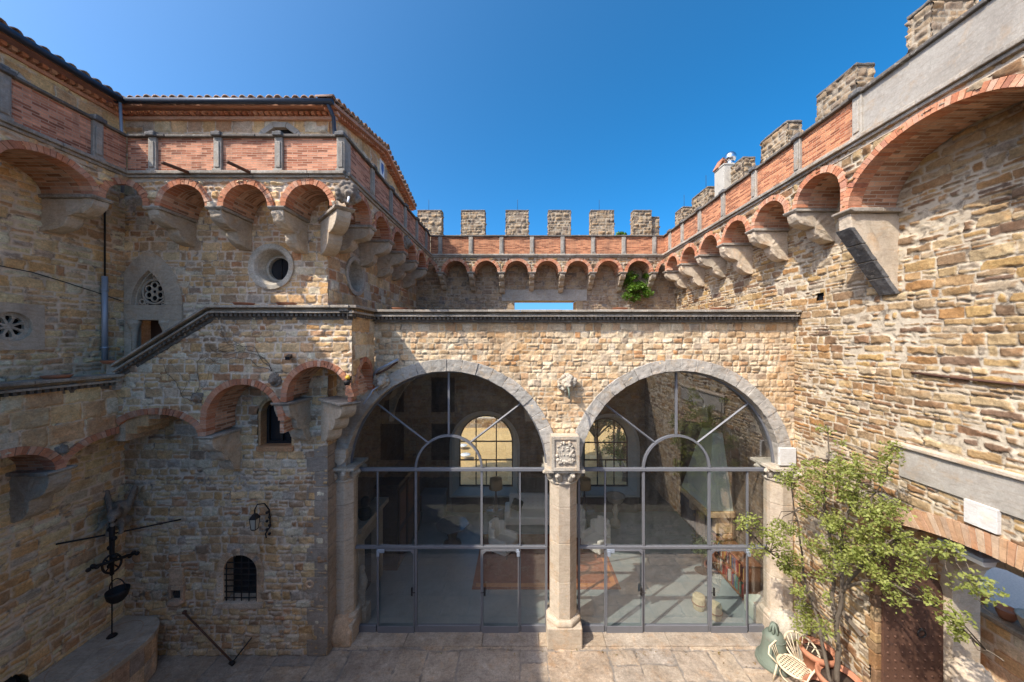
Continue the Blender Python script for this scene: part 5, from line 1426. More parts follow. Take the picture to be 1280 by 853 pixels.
for k in range(n):
    q = c + (ce - c) * (k / n) - up * .2 * (1 - k / n); mb.ball(q, (.014, .014, .026), 4)
mb.lathe([(.09, .0), (.06, .04), (.02, .06)], ce, 10); mb.build('chain', M['iron'], hk)
mb = MB(4); mb.tube([PX(70, 680, XLW + .02), P(140, 667, 7.7), P(226, 649, 8.17)], .018, 6); mb.build('stay_rod', M['iron'], hk)
bk = thing('bucket', 'round black iron bucket with hoop handle hanging from the well hoist', 'bucket', P(147, 752, 7.55))
p = P(147, 752, 7.55); mb = MB(1); mb.lathe([(.02, 0), (.1, .02), (.16, .1), (.185, .2), (.19, .27), (.175, .27), (.15, .1), (.02, .04)], p, 18); mb.build('bowl', M['iron'], bk)
mb = MB(2); mb.tube([p + Vector((.18 * math.cos(w), 0, .27 + .24 * math.sin(w))) for w in np.linspace(0, math.pi, 13)], .012, 6); mb.build('handle', M['iron'], bk)
# griffin on the corner
gr = thing('griffin_statue', 'weathered winged griffin carving jutting from the shaded corner over the well', 'statue', (-9.1, 7.85, 3.2))
mb = MB(1); c = Vector((-9.12, 7.8, 3.62)); f = Vector((.6, -.8, -.25)).normalized(); s = Vector((.8, .6, 0)).normalized(); u = Vector((0, 0, 1))
q = lambda a, b, d: c + s * a + u * b + f * d
mb.ball(q(0, 0, -.1), (.16, .16, .2), 8); mb.ball(q(0, .05, .12), .13, 8); mb.ball(q(0, .12, .28), .11, 8); mb.ball(q(0, .08, .4), (.06, .06, .06), 6)
mb.ball(q(0, -.05, .36), (.05, .05, .05), 6); mb.ball(q(0, -.18, .05), (.12, .12, .16), 8)
for sx in (-1, 1):
    mb.ball(q(.06 * sx, .24, .22), (.03, .03, .07), 6)
    for k in range(5): mb.ball(q(sx * (.13 + .022 * k), .02 + .085 * k, -.1 - .03 * k), (.075 - .004 * k, .06, .13 - .012 * k), 6)
    mb.tube([q(.08 * sx, -.15, .1), q(.1 * sx, -.3, .22), q(.09 * sx, -.38, .2)], [.06, .045, .05], 7)
mb.ball(q(0, -.3, -.12), (.2, .2, .16), 8)
mb.build('carving', M['darkstone'], gr, remesh=.02)
# wall lantern
la = thing('wall_lantern', 'wrought iron lantern on a scrolled bracket over the grated window', 'lantern', (-6.1, 8.1, 3.0))
mb = MB(1); y = 7.95; x = -6.13
for dx in (-1, 1):
    for dy in (-1, 1): mb.tube([(x + dx * .05, y + dy * .05, 3.16), (x + dx * .07, y + dy * .07, 3.4)], .008, 5)
mb.lathe([(.115, 3.4), (.1, 3.43), (.05, 3.5), (.015, 3.52), (.015, 3.6)], (x, y, 0), 4, smooth=False, rot=math.pi / 4); mb.lathe([(.065, 3.14), (.075, 3.16)], (x, y, 0), 4, smooth=False, rot=math.pi / 4)
mb.build('cage', M['iron'], la)
mb = MB(2); mb.lathe([(.065, 3.165), (.09, 3.395)], (x, y, 0), 4, smooth=False, rot=math.pi / 4); M['lampglass'] = plain_mat("milky_glass", (.45, .42, .34), .3, var=.1, bmp=0); mb.build('pane', M['lampglass'], la)
mb = MB(3); mb.tube([(x, y, 3.6), (x + .02, y + .05, 3.7), (x + .12, y + .14, 3.68), (x + .18, 8.16, 3.5), (x + .2, 8.17, 3.1), (x + .12, 8.12, 2.95), (x + .16, 8.1, 2.86)], .015, 6)
for k in range(6): mb.ball((x + .19 + .03 * (-1) ** k, 8.12, 2.95 + k * .1), .035, 5)
mb.build('bracket', M['iron'], la)
# iron shod bar
ib = thing('iron_bar', 'long iron shod bar propped aslant against the shaded wall by the grated window', 'bar', (-7.2, 8, 0))
mb = MB(1); mb.tube([(-7.92, 8.12, 1.08), (-6.68, 7.98, .06)], .02, 8); mb.ball((-7.92, 8.12, 1.1), .045, 6); mb.build('shaft', M['rust'], ib)
mb = MB(2); mb.tube([(-6.72, 7.98, .05), (-6.62, 7.95, .04)], .045, 8); mb.tube([(-6.66, 7.98, .06), (-6.35, 8.14, .48)], .016, 6); mb.build('foot', M['iron'], ib)

# ---- right side: bell, wicker chair, pots, post, statue
be = thing('bell', 'big green bronze bell standing on the paving beside the right arch', 'bell', (5.92, 8.02, 0))
mb = MB(1); mb.lathe([(.36, 0.0), (.375, .02), (.36, .07), (.3, .16), (.25, .32), (.225, .5), (.21, .62), (.17, .69), (.1, .73), (0, .74)], (5.92, 8.02, 0.01), 40); mb.tube([(5.92 + .345 * math.cos(w), 8.02 + .345 * math.sin(w), .1) for w in np.linspace(0, 2 * math.pi, 33)], .012, 6); mb.tube([(5.92 + .22 * math.cos(w), 8.02 + .22 * math.sin(w), .6) for w in np.linspace(0, 2 * math.pi, 33)], .01, 6)
mb.build('bell_body', M['verdigris'], be)
mb = MB(2)
for a in (0, math.pi / 2, math.pi / 4): mb.tube([Vector((5.92, 8.02, .72)) + Vector((math.cos(a), math.sin(a), 0)) * .1 * math.cos(w) + Vector((0, 0, .2)) * math.sin(w) for w in np.linspace(0, math.pi, 11)], .028, 7)
mb.build('crown', M['verdigris'], be)

wc = thing('wicker_chair', 'pale wicker armchair with a round spoked back on the sunny paving', 'chair', (5.98, 7.5, 0))
def chair():
    x0, y0 = 5.98, 7.5; rz = math.radians(-62)
    ca, sa = math.cos(rz), math.sin(rz)
    T = lambda x, y, z: (x0 + x * ca - y * sa, y0 + x * sa + y * ca, z)   # chair faces its own -y
    seat = MB(1); r = .3
    seat.tube([T(r * math.cos(w), r * .95 * math.sin(w), .4) for w in np.linspace(0, 2 * math.pi, 33)], .02, 7)
    for k in range(11):
        xx = -.27 + k * .054; yy = .95 * math.sqrt(max(0, r * r - xx * xx)); seat.tube([T(xx, -yy, .4), T(xx, yy, .4)], .012, 5)
    for k in range(9):
        yy = -.24 + k * .06; xx = math.sqrt(max(0, r * r - (yy / .95) ** 2)); seat.tube([T(-xx, yy, .408), T(xx, yy, .408)], .01, 5)
    seat.build('seat', M['wicker'], wc)
    bk = MB(2); N_ = 28
    arc = [T(.33 * math.sin(w), .27 + .1 * (1 - math.cos(w)) * .5, .36 + .29 * (1 - math.cos(w)) ) for w in np.linspace(.35, 2 * math.pi - .35, N_)]
    bk.tube(arc, .02, 7)
    for k in range(9):
        w = math.pi * (.5 + k / 8) * .999; a = T(.33 * math.sin(w), .27 + .05 * (1 - math.cos(w)), .36 + .29 * (1 - math.cos(w)))
        bk.tube([T(.1 * math.sin(w), .27, .42), a], .009, 5)
    bk.build('backrest', M['wicker'], wc)
    for sx in (-1, 1):
        ar = MB(3); ar.tube([T(.2 * sx, -.25, .4), T(.36 * sx, -.3, .52), T(.38 * sx, -.22, .63), T(.38 * sx, .05, .66), T(.3 * sx, .3, .66)], .018, 7)
        for k in range(6): ar.tube([T(.3 * sx, -.1 + k * .05, .4), T(.375 * sx, -.16 + k * .07, .645)], .008, 5)
        ar.build('armrest', M['wicker'], wc)
        for sy in (-1, 1):
            lg = MB(4); lg.tube([T(.22 * sx, .22 * sy, .4), T(.27 * sx, .3 * sy, .0)], .018, 7); lg.build('leg', M['wicker'], wc)
    st_ = MB(5); st_.tube([T(.25 * math.cos(w), .26 * math.sin(w), .18) for w in np.linspace(0, 2 * math.pi, 25)], .012, 6); st_.build('stretcher', M['wicker'], wc)
chair()

M['soil'] = plain_mat("potting_soil", (.06, .042, .03), 1, var=.5, scale=20, bmp=.8)
def pot(label, loc, r, h, group='terracotta pots round the shrub'):
    o = thing('terracotta_pot', label, 'plant pot', loc, group)
    mb = MB(1); mb.lathe([(r * .62, 0), (r * .8, h * .45), (r * .94, h * .84), (r * 1.05, h * .85), (r * 1.09, h * .92), (r * 1.05, h), (r * .93, h), (r * .9, h * .88), (r * .4, h * .86)], loc, 28); mb.build('vessel', M['terracotta'], o)
    mb = MB(2); mb.lathe([(0, h * .9), (r * .5, h * .9), (r * .91, h * .87)], loc, 20); mb.build('soil', M['soil'], o)
    return o
pot('big terracotta pot with thick rim against the rubble wall beside the gate', (6.46, 6.95, 0), .36, .72)
pot('terracotta pot in front of the shrub stems beside the wicker chair', (6.12, 6.95, 0), .3, .48)
pot('terracotta pot half hidden behind the wicker chair back', (6.5, 7.5, 0), .31, .8)
po = thing('stone_post', 'slim pale stone post standing by the right half column', 'post', (6.62, 8.05, 0))
mb = MB(1); mb.box(6.55, 6.69, 7.98, 8.12, 0, 1.3); mb.build('shaft', M['stonepale'], po, bevel=.02); mb = MB(2); mb.lathe([(.08, 1.3), (.1, 1.34), (.05, 1.42)], (6.62, 8.05, 0), 12); mb.build('finial', M['stonepale'], po)
pt = thing('fallen_plank', 'weathered timber prop leaning between shrub and rubble wall', 'plank', (6.6, 6.8, 0))
mb = MB(1); mb.tube([P(1053, 765, 7.1), P(1078, 795, 6.75)], .05, 4, smooth=False); mb.build('timber', M['bark'], pt)

# shrub trained along the wall
def sp(px, py, off=0.0):
    Y = 7.55 if px < 1008 else 6.28 * FPX / (px - 650)
    return P(px, py, Y - off)
sh = thing('shrub', 'large loose green shrub trained up the sunny rubble wall over the pots', 'shrub', (6.3, 7.0, .5))
rng = random.Random(12)
mb = MB(1); skel = []
def stem(pts, r0, r1, k=5):
    V = [sp(*p) for p in pts]; out = []
    for i in range(len(V) - 1):
        for j in range(k):
            t = j / k; a = V[max(0, i - 1)]; b = V[i]; c = V[i + 1]; d = V[min(len(V) - 1, i + 2)]
            q = .5 * ((2 * b) + (c - a) * t + (2 * a - 5 * b + 4 * c - d) * t * t + (3 * b - a - 3 * c + d) * t ** 3)
            out.append(q + Vector((rng.uniform(-1, 1), rng.uniform(-1, 1), rng.uniform(-1, 1))) * .012)
    out.append(V[-1])
    mb.tube(out, [r0 + (r1 - r0) * i / (len(out) - 1) for i in range(len(out))], 7)
    skel.extend(out)
stem([(1046, 853), (1048, 810), (1047, 775), (1052, 745), (1053, 715), (1050, 690), (1056, 655), (1066, 625), (1075, 600)], .048, .016)
stem([(1040, 858), (1030, 815), (1022, 775), (1012, 745), (1000, 725), (985, 705), (962, 690), (940, 668), (925, 655)], .036, .012)
stem([(1047, 775), (1040, 750), (1043, 700), (1035, 660), (1030, 620), (1036, 575), (1034, 532)], .04, .008)
stem([(1052, 740), (1070, 715), (1095, 690), (1125, 675), (1160, 682), (1195, 690)], .035, .01)
stem([(1053, 735), (1075, 728), (1105, 725), (1140, 745), (1180, 765), (1215, 800), (1255, 826)], .03, .008)
stem([(1047, 780), (1020, 760), (1005, 720), (1000, 670), (990, 620), (990, 580)], .03, .008)
stem([(1060, 640), (1090, 620), (1110, 590), (1100, 575)], .015, .006)
clumps = [(1035, 535, 9), (1052, 552, 9), (1015, 575, 16), (990, 582, 13), (1040, 592, 20), (1075, 602, 24), (1102, 592, 13), (1000, 630, 21), (1030, 635, 25), (1065, 640, 29), (1100, 642, 25), (985, 652, 17), (1010, 672, 25),
          (1050, 676, 25), (1090, 672, 29), (1130, 667, 18), (1165, 680, 15), (1190, 694, 10), (925, 655, 13), (944, 665, 15), (962, 690, 17), (990, 690, 18), (1005, 720, 21), (1040, 712, 20), (998, 742, 18), (1010, 772, 17), (1030, 780, 13),
          (1090, 730, 20), (1112, 692, 21), (1150, 712, 17), (1120, 742, 17), (1160, 746, 17), (1185, 768, 16), (1200, 795, 8), (1070, 690, 22), (1120, 640, 14), (1135, 690, 13), (975, 712, 12), (1032, 742, 12), (1060, 610, 22), (1085, 625, 20), (1020, 610, 18), (1045, 655, 22), (1075, 700, 20), (1025, 690, 20), (1010, 610, 14), (1070, 575, 16), (1110, 565, 8), (1060, 590, 18), (1025, 600, 16), (995, 605, 13), (960, 675, 13), (1218, 735, 11), (1008, 795, 10)]
CC = []; RR = []
for (px, py, r) in clumps:
    for k in range(max(2, int(r / 5))):
        q = sp(px + rng.gauss(0, r * .55), py + rng.gauss(0, r * .5), rng.uniform(-.1, .45)); q.x = min(q.x, 6.72)
        CC.append(q); RR.append(.06 + .17 * rng.random())
        near = min(skel, key=lambda s_: (s_ - q).length)
        mid = (near + q) / 2 + Vector((rng.uniform(-.06, .06), rng.uniform(-.06, .06), rng.uniform(0, .08)))
        mb.tube([near, mid, q], [.011, .008, .004], 5)
mb.tube([sp(1215, 800), sp(1222, 812), sp(1240, 815)], [.008, .006, .004], 5); mb.tube([sp(1215, 735), sp(1230, 760), sp(1250, 774)], [.006, .005, .004], 5)
mb.build('stem', M['bark'], sh)
leaves('foliage', CC, RR, 13500, .057, M['leaf'], sh, 5, .5, wall=6.83)

# caper bush on the far wall and a weed on its parapet
cb = thing('caper_bush', 'bright green bush growing out of the far wall above the gallery roof', 'bush', P(795, 372, 14.9))
rng = random.Random(3); CC = []; RR = []; mb = MB(1); base = P(795, 372, 15.1)
for k in range(34):
    q = P(795 + rng.gauss(0, 8), 361 + rng.gauss(0, 8.5), 14.75 + rng.uniform(-.3, .25)); CC.append(q); RR.append(rng.uniform(.1, .24)); mb.tube([base, (base + q) / 2 + Vector((0, -.1, .05)), q], [.015, .01, .005], 5)
mb.build('stem', M['twig'], cb); leaves('foliage', CC, RR, 3200, .1, M['leaf2'], cb, 6, .6)
wd = thing('weed', 'small green weed on the far parapet under the last merlon gap', 'plant', P(777, 294, 14.5))
CC = [P(777 + k * 2.2, 292, 14.6) for k in range(-2, 3)]; mb = MB(1)
for q in CC: mb.tube([q - Vector((0, 0, .1)), q], .005, 4)
mb.build('stem', M['twig'], wd); leaves('foliage', CC, [.09] * 5, 260, .08, M['leaf2'], wd, 7)

# strip light under the gate arch, lion statue, low garden wall with pots
sl = thing('strip_light', 'white fluorescent strip light fixed under the brick gate arch', 'lamp', (7.2, 5.35, 4.05))
mb = MB(1); mb.box(7.05, 7.33, 5.24, 5.82, 4.12, 4.18); mb.box(7.18, 7.2, 5.36, 5.38, 4.18, 4.38); mb.box(7.18, 7.2, 5.66, 5.68, 4.18, 4.38); mb.build('housing', M['zinc'], sl, bevel=.01)
mb = MB(2); mb.prism([(7.07, 4.118), (7.31, 4.118), (7.27, 4.03), (7.11, 4.03)], 5.26, 5.8, lambda a, p, q: (p, a, q)); mb.build('diffuser', M['white'], sl, bevel=.01)
ls = thing('lion_statue', 'pale lichened stone lion with round mane in the gate passage', 'statue', (7.75, 5.95, 0))
mb = MB(1); rng = random.Random(8)
x, y = 7.72, 5.95
mb.box(x - .25, x + .25, y - .3, y + .3, 0, .75); mb.build('plinth', M['tower'], ls, bevel=.02)
mb = MB(2); mb.ball((x, y, 1.15), (.25, .27, .42), 10); mb.ball((x + .02, y - .02, 1.72), (.24, .24, .25), 10); mb.ball((x + .18, y - .16, 1.68), .13, 8); mb.ball((x + .24, y - .22, 1.62), .08, 6)
for k in range(30):
    a = rng.uniform(0, 2 * math.pi); b = rng.uniform(-.6, 1.2); mb.ball((x + .02 + .22 * math.cos(a) * math.cos(b), y - .02 + .22 * math.sin(a) * math.cos(b), 1.72 + .24 * math.sin(b)), rng.uniform(.05, .09), 5)
for sx in (-1, 1): mb.tube([(x + .1 * sx, y - .12, 1.3), (x + .12 * sx, y - .22, 1.0), (x + .12 * sx, y - .26, .8)], [.1, .085, .09], 8)
mb.build('body', M['trim'], ls, remesh=.022)
gw = thing('garden_wall', 'low stone garden wall with smooth coping seen through the gate', 'wall', (9.6, 6, 0))
sm = SM(); FGW = frame('right', 9.4); sm.sheet(lambda u, h, v: FGW(u, h, v), 3.0, 10.0, 0, 1.94, .04, 'big', 501); sm.build('wall', M['tower'], gw)
mb = MB(1); mb.box(9.3, 9.85, 3.0, 10.0, 1.95, 2.05); mb.build('coping', M['flags'], gw, bevel=.02); mb = MB(2); mb.box(9.42, 9.8, 3.0, 10.0, 0, 1.94); mb.build('core', M['tower'], gw)
def gpot(lab, loc, r, h):
    o = thing('garden_pot', lab, 'plant pot', loc, 'pots on the garden wall'); mb = MB(1); mb.lathe([(r * .6, 0), (r * .9, h * .5), (r, h * .9), (r * 1.08, h), (r * .9, h), (r * .85, h * .8), (0, h * .8)], loc, 20); mb.build('vessel', M['terracotta'] if r < .2 else M['trim'], o); return o
gpot('round pale pot on the garden wall coping beyond the gate', (9.6, 6.35, 2.05), .26, .3); gpot('small terracotta pot toppled beside the pale pot on the garden wall', (9.55, 6.75, 2.05), .15, .2); gpot('small terracotta pot near the inner gate jamb on the garden wall', (9.55, 7.2, 2.05), .17, .22)
pl = thing('potted_plant', 'dark leafy plant on the garden wall just past the gate jamb', 'plant', (9.6, 7.55, 2.05))
mb = MB(1); mb.lathe([(.12, 0), (.18, .24), (.15, .24), (0, .2)], (9.6, 7.55, 2.05), 16); mb.build('vessel', M['terracotta'], pl); leaves('foliage', [(9.6, 7.55, 2.5), (9.5, 7.4, 2.4), (9.65, 7.7, 2.45)], [.25, .2, .2], 500, .12, M['leaf2'], pl, 9)

# bare winter creeper on the stair wall
cr = thing('dry_creeper', 'bare dark creeper stems spread over the shaded stair wall below the sloping cornice', 'creeper', (-6.3, 7.4, 6.4))
rng = random.Random(21); mb = MB(1)
def grow(p, a, r, n):
    pts = [p]
    for i in range(n):
        a += rng.gauss(0, .35); q = pts[-1] + Vector((math.cos(a) * .09, rng.uniform(-.006, .006), math.sin(a) * .09))
        if q.x > -4.6 or q.x < -8.4 or q.z < 6.0 or q.z > min(7.9, 7.9 + (q.x + 6.62) * SLOPE) or math.hypot(q.x + 6.0, q.z - 5.78) < 1.0: break
        q.y = min(7.435, max(7.41, q.y)); pts.append(q)
        if r > .004 and rng.random() < .2: grow(q, a + rng.choice((-1, 1)) * rng.uniform(.4, 1.1), r * .65, n - i)
    if len(pts) > 1: mb.tube(pts, [r * (1 - .6 * k / len(pts)) for k in range(len(pts))], 5)
for a in (1.7, 2.2, 2.6): grow(Vector((-5.35, 7.42, 6.85)), a, .007, 18)
for a in (1.4, 2.2): grow(Vector((-7.1, 7.42, 6.2)), a, .006, 13)
mb.build('stem', M['bark'], cr)

# leaves dropped on the paving under the shrub
M['litter'] = leaf_mat("dry_leaf", [(.12, .07, .03), (.22, .14, .05), (.16, .17, .05)], .1)
rng = random.Random(9); CC = [(6.3 - abs(rng.gauss(0, .9)), 7.9 + rng.gauss(0, .4), .012) for k in range(60)] + [(rng.uniform(-4, 6), 8.3 + rng.uniform(-.1, .06), .012) for k in range(40)]
lv = leaves('fallen_leaves', CC, [.012] * len(CC), 150, .045, M['litter'], None, 33, 3.0)
tag(lv, 'dry leaves scattered on the paving under the shrub and along the threshold', 'leaves', kind='stuff')
# ---- furniture of the glazed room
FLZ = .022
def bx(name, mat, parent, *boxes, bevel=.01, seed=1):
    mb = MB(seed)
    for b in boxes: mb.box(*b)
    return mb.build(name, mat, parent, bevel=bevel)
fp = thing('fireplace', 'pale stone fireplace on the left wall of the glazed room', 'fireplace', (-4.6, 10.2, 0))
bx('surround', M['trim'], fp, (-4.7, -4.4, 9.35, 9.75, FLZ, 2.3), (-4.7, -4.4, 10.65, 11.05, FLZ, 2.3), (-4.7, -4.4, 9.751, 10.649, 1.85, 2.3))
bx('mantel', M['trim'], fp, (-4.7, -4.25, 9.25, 11.15, 2.301, 2.45)); bx('hearth_opening', M['dark'], fp, (-4.7, -4.6, 9.75, 10.65, FLZ, 1.85))
bu = thing('bust', 'dark bronze bust on the mantel of the stone fireplace', 'sculpture', (-4.4, 9.75, 2.45))
mb = MB(1); mb.ball((-4.4, 9.75, 2.62), (.2, .16, .2), 8); mb.ball((-4.38, 9.73, 2.95), (.13, .14, .17), 8); mb.ball((-4.3, 9.68, 2.93), .06, 6); mb.tube([(-4.4, 9.75, 2.7), (-4.39, 9.74, 2.9)], .08, 8); mb.lathe([(.14, 2.452), (.1, 2.5)], (-4.4, 9.75, 0), 12); mb.build('figure', M['iron'], bu, remesh=.025)
sg = thing('statuette', 'pale stone statuette on a block just inside the left glass', 'sculpture', (-4.2, 9.15, FLZ))
bx('block', M['stonepale'], sg, (-4.38, -4.02, 8.98, 9.3, FLZ, .5), bevel=.03); mb = MB(1); mb.tube([(-4.2, 9.15, .5), (-4.22, 9.15, .8), (-4.18, 9.15, 1.1), (-4.2, 9.15, 1.35)], [.09, .1, .13, .07], 10); mb.ball((-4.2, 9.14, 1.45), (.08, .09, .11), 8); mb.tube([(-4.3, 9.13, 1.25), (-4.34, 9.08, 1.0), (-4.2, 9.02, .9)], .04, 7); mb.build('figure', M['stonepale'], sg, remesh=.02)
cb_ = thing('cabinet', 'tall dark carved wooden cupboard along the left wall of the glazed room', 'cupboard', (-4.3, 12.4, FLZ))
bx('carcass', M['wood'], cb_, (-4.68, -4.0, 11.2, 13.7, FLZ, 2.7)); bx('cornice', M['wood'], cb_, (-4.69, -3.92, 11.12, 13.78, 2.701, 2.85))
for k in range(3): 
    d = bx('door', M['wood'], cb_, (-4.0, -3.965, 11.28 + k * .82, 12.02 + k * .82, .15, 2.6)); bx('panel', M['wood_red'], d, (-3.965, -3.95, 11.38 + k * .82, 11.92 + k * .82, .3, 1.2), (-3.965, -3.95, 11.38 + k * .82, 11.92 + k * .82, 1.4, 2.45))
M['greypaint'] = plain_mat("grey_paint", (.16, .17, .18), .6, var=.1)
ct = thing('cabinet', 'square dark grey chest by the left window of the glazed room', 'chest', (-3.6, 14.4, FLZ)); bx('body', M['greypaint'], ct, (-4.05, -3.15, 14.15, 14.75, FLZ, 1.15)); bx('lid', M['greypaint'], ct, (-4.09, -3.11, 14.11, 14.79, 1.151, 1.2))
ot = thing('table', 'dark eight-sided table reflecting blue light near the left window', 'table', (-2.5, 12.7, FLZ))
M['bluetop'] = plain_mat("polished_slate_top", (.12, .13, .14), .12, var=.15, bmp=0, spec=.7)
mb = MB(1); mb.lathe([(.6, .7), (.62, .72), (.62, .75), (0, .752)], (-2.5, 12.7, 0), 8, smooth=False); mb.build('table_top', M['bluetop'], ot); mb = MB(2); mb.lathe([(.34, FLZ), (.3, .1), (.14, .2), (.2, .4), (.14, .55), (.3, .7)], (-2.5, 12.7, 0), 12); mb.build('pedestal', M['wood'], ot)
def lamp_table(x, y, tl, ll):
    o = thing('side_table', tl, 'table', (x, y, FLZ), 'round side tables of the room'); mb = MB(1); mb.lathe([(.4, .58), (.42, .6), (.42, .62), (0, .622)], (x, y, 0), 28); mb.build('table_top', M['bluetop'], o); mb = MB(2); mb.lathe([(.22, FLZ), (.06, .1), (.05, .58)], (x, y, 0), 12); mb.build('pedestal', M['wood'], o)
    l = thing('table_lamp', ll, 'lamp', (x, y, .623), 'table lamps of the room'); mb = MB(1); mb.lathe([(.12, .625), (.1, .68), (.05, .75), (.09, .95), (.05, 1.15), (.03, 1.25), (.02, 1.5)], (x, y, 0), 14); mb.build('base', M['wood'], l)
    mb = MB(2); mb.lathe([(.27, 1.5), (.25, 1.9), (.24, 1.9), (.26, 1.5)], (x, y, 0), 24); mb.build('lamp_shade', M['shade'], l)
lamp_table(-.98, 14.0, 'round table under the lamp before the left arched window', 'tan shaded table lamp before the left arched window')
lamp_table(2.62, 14.0, 'round table under the lamp beside the second arched window', 'tan shaded table lamp beside the second arched window')
def armchair(lab, loc, rz):
    o = thing('armchair', lab, 'armchair', (0, 0, 0), 'cream armchairs of the room')
    bx('seat', M['linen'], o, (-.32, .32, -.42, .3, .16, .44), bevel=.05); 
    mb = MB(2)
    for k in range(7):
        a = math.pi * k / 6; mb.obox((-.38 * math.cos(a) * .85, .2 + .22 * math.sin(a), .62), (.1, .06, .42 if 1 < k < 5 else .3), (.0, 0, -math.pi / 2 + a if False else math.pi / 2 - a))
    mb.build('backrest', M['linen'], o, bevel=.04)
    for sx in (-1, 1):
        bx('armrest', M['linen'], o, (sx * .36 - .07, sx * .36 + .07, -.4, .25, .16, .62), bevel=.05)
        for sy in (-.36, .24): 
            mb = MB(4); mb.tube([(sx * .3, sy, 0), (sx * .3, sy, .16)], [.02, .03], 6); mb.build('leg', M['wood'], o)
    o.location = loc; o.rotation_euler = (0, 0, rz); reg(o, loc)
    return o
ac = armchair('cream armchair on the rug edge beyond the left glass', (-.62, 12.2, FLZ), math.radians(60))
copy_tree(ac, (2.75, 12.3, FLZ), math.radians(-50), label='cream armchair seen through the right glass beside the octagonal column')
copy_tree(ac, (2.1, 13.2, FLZ), math.radians(-15), label='cream armchair further back, half hidden by the column')
so = thing('sofa', 'cream buttoned sofa with dark cushion against the back wall of the glazed room', 'sofa', (.55, 14.1, FLZ))
bx('seat', M['linen'], so, (-.45, 1.55, 13.7, 14.5, .15, .46), bevel=.05); bx('backrest', M['linen'], so, (-.45, 1.55, 14.45, 14.68, .2, 1.05), bevel=.06)
for x in (-.5, 1.6): bx('armrest', M['linen'], so, (x - .12, x + .12, 13.7, 14.6, .15, .7), bevel=.06)
mb = MB(3)
for i in range(9):
    for j in range(3): mb.ball((-.3 + i * .21, 14.445, .6 + j * .15), .02, 4)
mb.build('buttons', M['wicker'], so)
cu = thing('cushion', 'dark olive cushion leaning in the corner of the cream sofa', 'cushion', (-.15, 14.3, .46)); M['olivecloth'] = plain_mat("olive_cloth", (.06, .055, .03), .9); mb = MB(1); mb.obox((-.12, 14.32, .68), (.22, .06, .22), (-.3, .4, 0)); mb.build('cover', M['olivecloth'], cu, bevel=.05)
rg = thing('rug', 'worn red rug lying across the middle of the glazed room floor', 'rug', (.8, 11.8, FLZ)); bx('pile', M['rug'], rg, (-1.45, 3.05, 10.35, 13.3, FLZ, FLZ + .012), bevel=0); bx('border', M['wood_red'], rg, (-1.35, 2.95, 10.45, 10.6, FLZ + .012, FLZ + .016), (2.8, 2.95, 10.6, 13.2, FLZ + .012, FLZ + .016), bevel=0)
M['rugline'] = plain_mat("orange_rug_border", (.5, .2, .07), .95, var=.3, scale=12)
for c in rg.children:
    if c.name.startswith('border'): c.data.materials[0] = M['rugline']
bs = thing('stone_basin', 'pale stone basin on a baluster foot under the second arched window', 'basin', (3.85, 13.9, FLZ)); mb = MB(1); mb.lathe([(.2, FLZ), (.2, .25), (.1, .32), (.08, .45), (.13, .65), (.07, .85), (.1, .95)], (3.85, 13.9, 0), 18); mb.build('foot', M['trim'], bs); mb = MB(2); mb.lathe([(.1, .95), (.3, 1.05), (.38, 1.25), (.4, 1.27), (.34, 1.26), (.25, 1.1), (0, 1.08)], (3.85, 13.9, 0), 24); mb.build('bowl', M['trim'], bs)
hd = thing('fireplace', 'pale green hooded fireplace on the right wall behind the glass', 'fireplace', (6.3, 12.7, FLZ))
M['palegreen'] = plain_mat("pale_green_plaster", (.5, .54, .44), .9, var=.06, scale=3)
mb = MB(1); A = [(6.05, 11.0, 2.05), (6.84, 11.0, 2.05), (6.84, 12.9, 2.05), (6.05, 12.9, 2.05)]; B = [(6.5, 11.6, 4.4), (6.84, 11.6, 4.4), (6.84, 12.3, 4.4), (6.5, 12.3, 4.4)]
mb.add(A + B, [(0, 1, 5, 4), (1, 2, 6, 5), (2, 3, 7, 6), (3, 0, 4, 7), (4, 5, 6, 7), (3, 2, 1, 0)]); mb.build('hood', M['palegreen'], hd, bevel=.02)
bx('mantel_beam', M['tower'], hd, (5.98, 6.84, 10.92, 12.98, 1.88, 2.048)); 
for y in (11.05, 12.6): bx('bracket', M['tower'], hd, (6.3, 6.84, y, y + .25, 1.3, 1.878), (6.55, 6.84, y, y + .25, FLZ, 1.298), bevel=.03)
bx('fireback', M['dark'], hd, (6.75, 6.83, 11.32, 12.58, FLZ, 1.86))
bc = thing('bookcase', 'low two-shelf wooden bookcase full of books behind the right glass', 'bookcase', (6.55, 10.5, FLZ))
bx('side_panel', M['wood_red'], bc, (6.36, 6.8, 9.72, 9.78, FLZ, 1.12)); bx('side_panel', M['wood_red'], bc, (6.36, 6.8, 11.3, 11.36, FLZ, 1.12)); bx('top', M['wood_red'], bc, (6.33, 6.82, 9.69, 11.39, 1.121, 1.17)); bx('back_panel', M['wood_red'], bc, (6.77, 6.8, 9.781, 11.299, FLZ, 1.12))
for z in (.1, .6): bx('shelf', M['wood_red'], bc, (6.37, 6.769, 9.781, 11.299, z, z + .03))
rng = random.Random(5); cols = [(.35, .06, .04), (.5, .42, .3), (.07, .12, .2), (.1, .22, .14), (.45, .25, .06), (.55, .5, .42), (.2, .07, .05), (.12, .1, .09)]
names = ['dark red', 'cream', 'navy', 'green', 'ochre', 'ivory', 'maroon', 'black']; bmats = [plain_mat("book_cloth_%s" % n.replace(' ', '_'), c, .7, var=.1, scale=20) for n, c in zip(names, cols)]; first = {}
